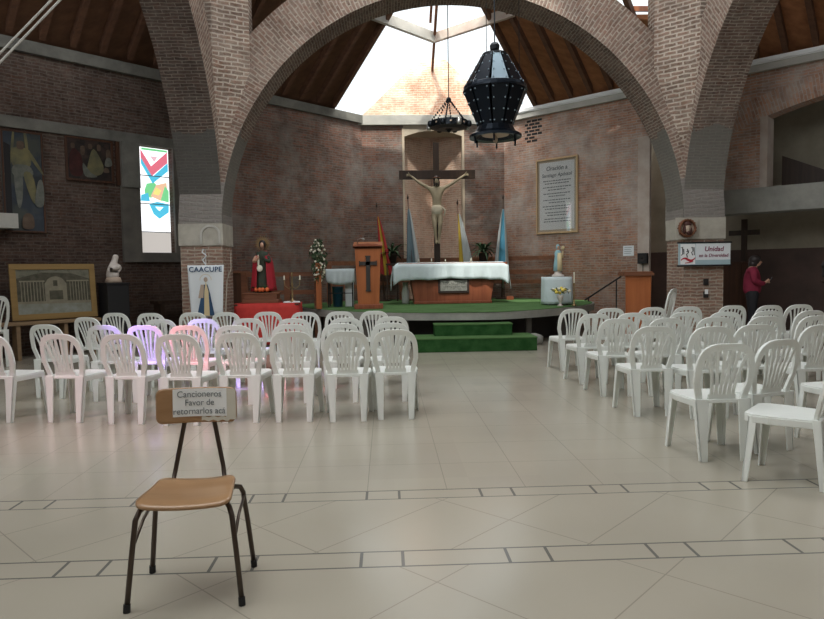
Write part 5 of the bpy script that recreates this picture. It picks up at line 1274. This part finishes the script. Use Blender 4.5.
for z, lab in ((1.12, 'upper small black socket on the right brick pillar'), (.88, 'lower small black and white socket on the right brick pillar')):
    t = thing('wall_socket', lab, 'socket', (6.04, 12.19, z)); mb = MB(); mb.box(-.045, .045, -.03, 0, -.06, .06); mb.build('plate', 'blackish', t, bevel=.005)
    mb = MB(); mb.box(-.03, .02, -.04, -.03, -.04, .0) if z > 1 else mb.box(-.03, .03, -.045, -.03, .01, .1); mb.build('plug', 'black' if z > 1 else 'white_paper', t)

# ------------------------------------------------------------------ hanging lamps
LY = 8.1
ln = thing('hanging_lantern', 'large black riveted metal lantern hanging in the crossing', 'lantern', (1.365, LY, 3.03))
def facet(prof, seg=10, a_off=0., gap=.0):
    mb = MB(); return mb.lathe(prof, seg, a0=a_off, a1=a_off+2*PI)
def panels(r0, z0_, r1, z1_, nseg, name, alt):
    mb = MB(); rv = MB()
    for i in range(nseg):
        a0_, a1_ = 2*PI*(i+.06)/nseg, 2*PI*(i+.94)/nseg; am_ = (a0_+a1_)/2
        mb.cur = 1 if (i in alt) else 0
        P = lambda r, a, z: (r*math.cos(a), r*math.sin(a), z)
        mb.quad([P(r0, a0_, z0_), P(r0, a1_, z0_), P(r1, a1_, z1_), P(r1, a0_, z1_)])
        for q in (.08, .36, .64, .92):
            for aa in (a0_+(a1_-a0_)*.12, a0_+(a1_-a0_)*.88): r = r0+(r1-r0)*q; mb.cur = 1; mb.ball(P(r*1.01, aa, z0_+(z1_-z0_)*q), .005, 6, 4)
    mb.build(name, ['lantern', 'lantern_rivet_sheen'], ln, solid=.012)
panels(.375, .60, .150, .985, 10, 'upper_shade', (7,))
panels(.21, .13, .385, .555, 10, 'lower_shade', ())
mb = MB(); mb.lathe([(.36, .545), (.395, .55), (.385, .575), (.385, .605), (.365, .615), (.36, .58)], 30); mb.build('rim_band', 'lantern', ln)
mb = MB(); mb.lathe([(.0, .99), (.155, .985), (.165, .97), (.15, 1.0), (.06, 1.03), (.0, 1.04)], 20); mb.lathe([(0, 1.03), (.055, 1.05), (.06, 1.1), (.04, 1.13), (0, 1.14)], 12); mb.build('crown', 'iron', ln)
mb = MB(); mb.lathe([(.215, .13), (.25, .06), (.32, .02), (.32, -.01), (.24, 0), (.18, .05), (.17, .13)], 20)
for a in range(6): q = 2*PI*a/6+.3; mb.tube([(.28*math.cos(q), .28*math.sin(q), .02), (.27*math.cos(q), .27*math.sin(q), -.09)], .012, 6)
mb.build('bottom_flare', 'lantern', ln)
mb = MB(); mb.lathe([(0, .02), (.16, .02), (.17, .03), (0, .05)], 16); mb.ball((0, 0, -.03), (.03, .03, .05), 8, 6); mb.build('bulb_plate', 'bone', ln)
mb = MB(); mb.tube([(0, 0, 1.13), (0, 0, 7.9)], .008, 6); mb.tube([(.3, 0, .6), (.3, 0, 7.9)], .004, 5); mb.tube([(-.1, 0, 1.0), (-.1, 0, 7.9)], .004, 5); mb.build('chain', 'iron', ln)

WY = 14.0
wh = thing('wheel_chandelier', 'black wrought iron wheel chandelier hanging over the sanctuary', 'chandelier', (1.375, WY, 4.42))
mb = MB(); mb.lathe([(.40, .0), (.40, .13), (.375, .13), (.375, .0), (.40, 0)], 32)
mb.lathe([(.24, -.035), (.40, .0), (.37, .0), (.22, -.03)], 24); mb.ball((0, 0, -.05), (.05, .05, .05), 10, 8)
for i in range(8): a = 2*PI*i/8; mb.tube([(0, 0, -.04), (.39*math.cos(a), .39*math.sin(a), .02)], .012, 6)
for i in range(16): a = 2*PI*i/16; mb.tube([(.405*math.cos(a), .405*math.sin(a), .02), (.42*math.cos(a+.1), .42*math.sin(a+.1), .07), (.405*math.cos(a+.2), .405*math.sin(a+.2), .12)], .010, 5)
mb.build('wheel', 'iron', wh)
mb = MB()
for i in range(16): a = 2*PI*i/16; mb.box(-.02, .02, -.004, .004, .05, .08, RZ(a) @ T(0, -.405, 0))
mb.build('pierced_band', 'bone', wh)
for i in range(8):
    a = 2*PI*(i+.5)/8; mb = MB(); cxx, cyy = .44*math.cos(a), .44*math.sin(a)
    mb.lathe([(0, -.02), (.045, -.01), (.06, .03), (.05, .09), (.02, .12), (0, .12)], 10, (cxx, cyy)); mb.build('lamp_cup', 'iron' if i % 3 else 'steel', wh, smooth=True)
mb = MB(); mb.lathe([(0, .53), (.05, .55), (.055, .60), (.03, .63), (0, .64)], 10)
for i in range(6):
    a = 2*PI*i/6+.26
    for k in range(9):
        q0 = k/9; p = Vector((.39*math.cos(a), .39*math.sin(a), .13)).lerp(Vector((.03*math.cos(a), .03*math.sin(a), .57)), q0+.055); mb.ball(p, (.016, .016, .028), 6, 5)
mb.build('hanging_chains', 'iron', wh)
mb = MB(); mb.tube([(0, 0, .62), (0, 0, 4.2)], .010, 6); mb.build('drop_rod', 'iron', wh)

# pale stay cables at top left
for i, (za, zb2, xa) in enumerate(((4.02, 0, 0), (3.90, 0, .0))):
    a = Vector((-4.47, 8, 4.02-(.10 if i else 0))); d = Vector((.627 if not i else .73, 0, .615 if not i else .72)).normalized()
    mb = MB(); mb.tube([a-d*5.2, a+d*6.6], .013, 6); o = mb.build('stay_cable', 'concrete_light'); tag(o, '%s of the two pale straight cables crossing the top left corner' % ('upper' if not i else 'lower'), 'cable')

# ------------------------------------------------------------------ person
pe = thing('person', 'person in a dark pink sweater and black trousers looking down at a phone, right chapel', 'person', (7.06, 12.4, 0), math.radians(-25))
# local: faces +x
V = [(0, 0, .92), (0, 0, 1.05), (.0, 0, 1.22), (.0, 0, 1.34), (.02, 0, 1.41), (.055, 0, 1.47), (.07, 0, 1.53)]; Rr_ = [(.10, .08), (.10, .08), (.11, .09), (.11, .08), .05, .068, .07]; Ed = [(0, 1), (1, 2), (2, 3), (3, 4), (4, 5), (5, 6)]
hands = []
for s_ in (-1, 1):
    h_ = chain(3, [(0, s_*.17, 1.32), (.02, s_*.20, 1.12), (.16, s_*.12, 1.06), (.22, s_*.055, 1.09), (.25, s_*.04, 1.11)], [.055, .042, .036, .022, .024])
    for k in range(4): chain(h_, [(.285, s_*(.05-.004*k), 1.135-.018*k), (.305, s_*(.02-.002*k), 1.14-.018*k)], [.0095, .008])
    chain(h_, [(.26, s_*.02, 1.14), (.285, s_*.008, 1.16)], [.011, .009])
    chain(0, [(0, s_*.09, .86), (.01, s_*.10, .48), (-.02, s_*.10, .09), (.03, s_*.105, .045), (.12, s_*.11, .03)], [.065, .045, .034, .033, .028])
body = skin('body', V, Ed, Rr_, 'skin', pe, 2, 0)
V2, R2, E2 = [], [], []
V = [(0, 0, .84), (0, 0, 1.0), (-.005, 0, 1.20), (-.01, 0, 1.34), (.0, 0, 1.40)]; Rr_ = [(.185, .17), (.17, .15), (.17, .145), (.155, .12), .075]; Ed = [(0, 1), (1, 2), (2, 3), (3, 4)]
for s_ in (-1, 1): chain(3, [(0, s_*.17, 1.32), (.02, s_*.21, 1.12), (.16, s_*.125, 1.06), (.215, s_*.062, 1.085)], [.08, .066, .054, .038])
skin('sweater', V, Ed, Rr_, 'jacket', body, 2, 0)
V = [(0, 0, 1.0), (0, 0, .88)]; Rr_ = [(.14, .125), (.15, .135)]; Ed = [(0, 1)]
for s_ in (-1, 1): chain(1, [(0, s_*.085, .80), (.01, s_*.10, .48), (-.02, s_*.10, .10)], [.105, .075, .055])
skin('trousers', V, Ed, Rr_, 'trousers', body, 2, 0)
mb = MB(); mb.ball((.04, 0, 1.515), (.105, .10, .10), 16, 12); mb.ball((.01, 0, 1.44), (.085, .105, .10), 12, 8); mb.build('hair', 'hair_dark', body, smooth=True)
mb = MB(); mb.ball((.095, 0, 1.475), (.058, .062, .072), 14, 10); mb.ball((.152, 0, 1.475), (.016, .012, .018), 8, 6)
mb.build('face', 'skin', body, smooth=True)
mb = MB()
for s_ in (-1, 1): mb.ball((.142, s_*.024, 1.50), (.008, .011, .006), 6, 5); 
mb.ball((.145, 0, 1.44), (.008, .02, .005), 6, 5); mb.build('features', 'hair_dark', body)
for s_ in (-1, 1):
    mb = MB(); mb.ball((.05, s_*.11, .04), (.13, .05, .045), 12, 8); mb.build('shoe', 'black', body, smooth=True)
mb = MB(); mb.box(-.006, .006, -.037, .037, -.07, .07, Matrix.Translation((.312, 0, 1.13)) @ RY(.5)); o = mb.build('mobile_phone', 'phone', None, bevel=.003); o.matrix_basis = T(7.06, 12.4, 0) @ RZ(math.radians(-25)); tag(o, 'dark phone held by the person in the pink sweater', 'phone')

# ------------------------------------------------------------------ camera
f, pi_, ya, ro = 654.909, .0579908, .0382275, -.0150484
F_ = Vector((math.sin(ya)*math.cos(pi_), math.cos(ya)*math.cos(pi_), -math.sin(pi_))); Rv = Vector((math.cos(ya), -math.sin(ya), 0)); U_ = Rv.cross(F_)
Ra = math.cos(ro)*Rv+math.sin(ro)*U_; Ua = -math.sin(ro)*Rv+math.cos(ro)*U_
cd = bpy.data.cameras.new('camera'); cam = bpy.data.objects.new('camera', cd); COL.objects.link(cam)
Mx = Matrix((( Ra.x, Ua.x, -F_.x, 0), (Ra.y, Ua.y, -F_.y, 0), (Ra.z, Ua.z, -F_.z, 1.40), (0, 0, 0, 1))); cam.matrix_world = Mx
cd.sensor_width = 36; cd.lens = f/824*36; cd.clip_end = 200; S.camera = cam

# ------------------------------------------------------------------ light
w = bpy.data.worlds.new('world'); S.world = w; w.use_nodes = True
bg = w.node_tree.nodes['Background']; bg.inputs[0].default_value = (.90, .96, 1, 1); bg.inputs[1].default_value = 1.15
def area(name, loc, target, sx, sy, power, col=(1, 1, 1)):
    l = bpy.data.lights.new(name, 'AREA'); l.shape = 'RECTANGLE'; l.size = sx; l.size_y = sy; l.energy = power; l.color = col
    o = bpy.data.objects.new(name, l); COL.objects.link(o); o.location = loc; o.rotation_euler = (Vector(target)-Vector(loc)).to_track_quat('-Z', 'Y').to_euler(); return o
def spot(name, loc, target, ang, power, col, blend=.6, size=.1):
    l = bpy.data.lights.new(name, 'SPOT'); l.energy = power; l.color = col; l.spot_size = math.radians(ang); l.spot_blend = blend; l.shadow_soft_size = size
    o = bpy.data.objects.new(name, l); COL.objects.link(o); o.location = loc; o.rotation_euler = (Vector(target)-Vector(loc)).to_track_quat('-Z', 'Y').to_euler(); return o
area('skylight_over_sanctuary', (X0, 15.6, 9.6), (X0, 16.8, 2.), 3.0, 2.5, 300, (1, .97, .92))
sun = bpy.data.lights.new('sun', 'SUN'); sun.energy = 2.6; sun.angle = .03; sun.color = (1, .95, .86)
so = bpy.data.objects.new('sun', sun); COL.objects.link(so); so.rotation_euler = Vector((.25, 1.0, -1.35)).to_track_quat('-Z', 'Y').to_euler()
area('nave_daylight', (-1.5, 3.5, 8.4), (3.0, 7, 0), 6, 6, 520, (.96, .99, 1))
area('crossing_daylight', (1.3, 9.0, 8.6), (1.3, 7.5, 0), 4, 3, 260, (.97, .98, 1))
area('left_clerestory', (-8.2, 3.5, 6.6), (6, 9, 3), 6, 2.2, 170, (.97, .98, 1))
# coloured light from side windows falling on the left chairs
spot('stained_light_violet', (-7.5, 4.2, 5.0), (-2.66, 7.3, .7), 5, 5200, (.45, .25, 1))
spot('stained_light_violet', (-7.5, 4.6, 5.0), (-2.2, 8.2, .8), 4.5, 4500, (.5, .35, 1))
spot('stained_light_pink', (-7.5, 4.0, 5.0), (-2.12, 7.15, .75), 5, 3200, (1, .2, .3))
spot('stained_light_rose', (-7.5, 3.0, 5.0), (-2.4, 6.3, .3), 24, 650, (1, .45, .55), 1)
S.view_settings.view_transform = 'Standard'; S.view_settings.look = 'None'; S.view_settings.exposure = .32; S.view_settings.gamma = .92
S.cycles.max_bounces = 8; S.cycles.transparent_max_bounces = 8
S.cycles.use_denoising = True; S.cycles.sample_clamp_indirect = 2; S.cycles.caustics_reflective = False; S.cycles.caustics_refractive = False; S.cycles.blur_glossy = 1
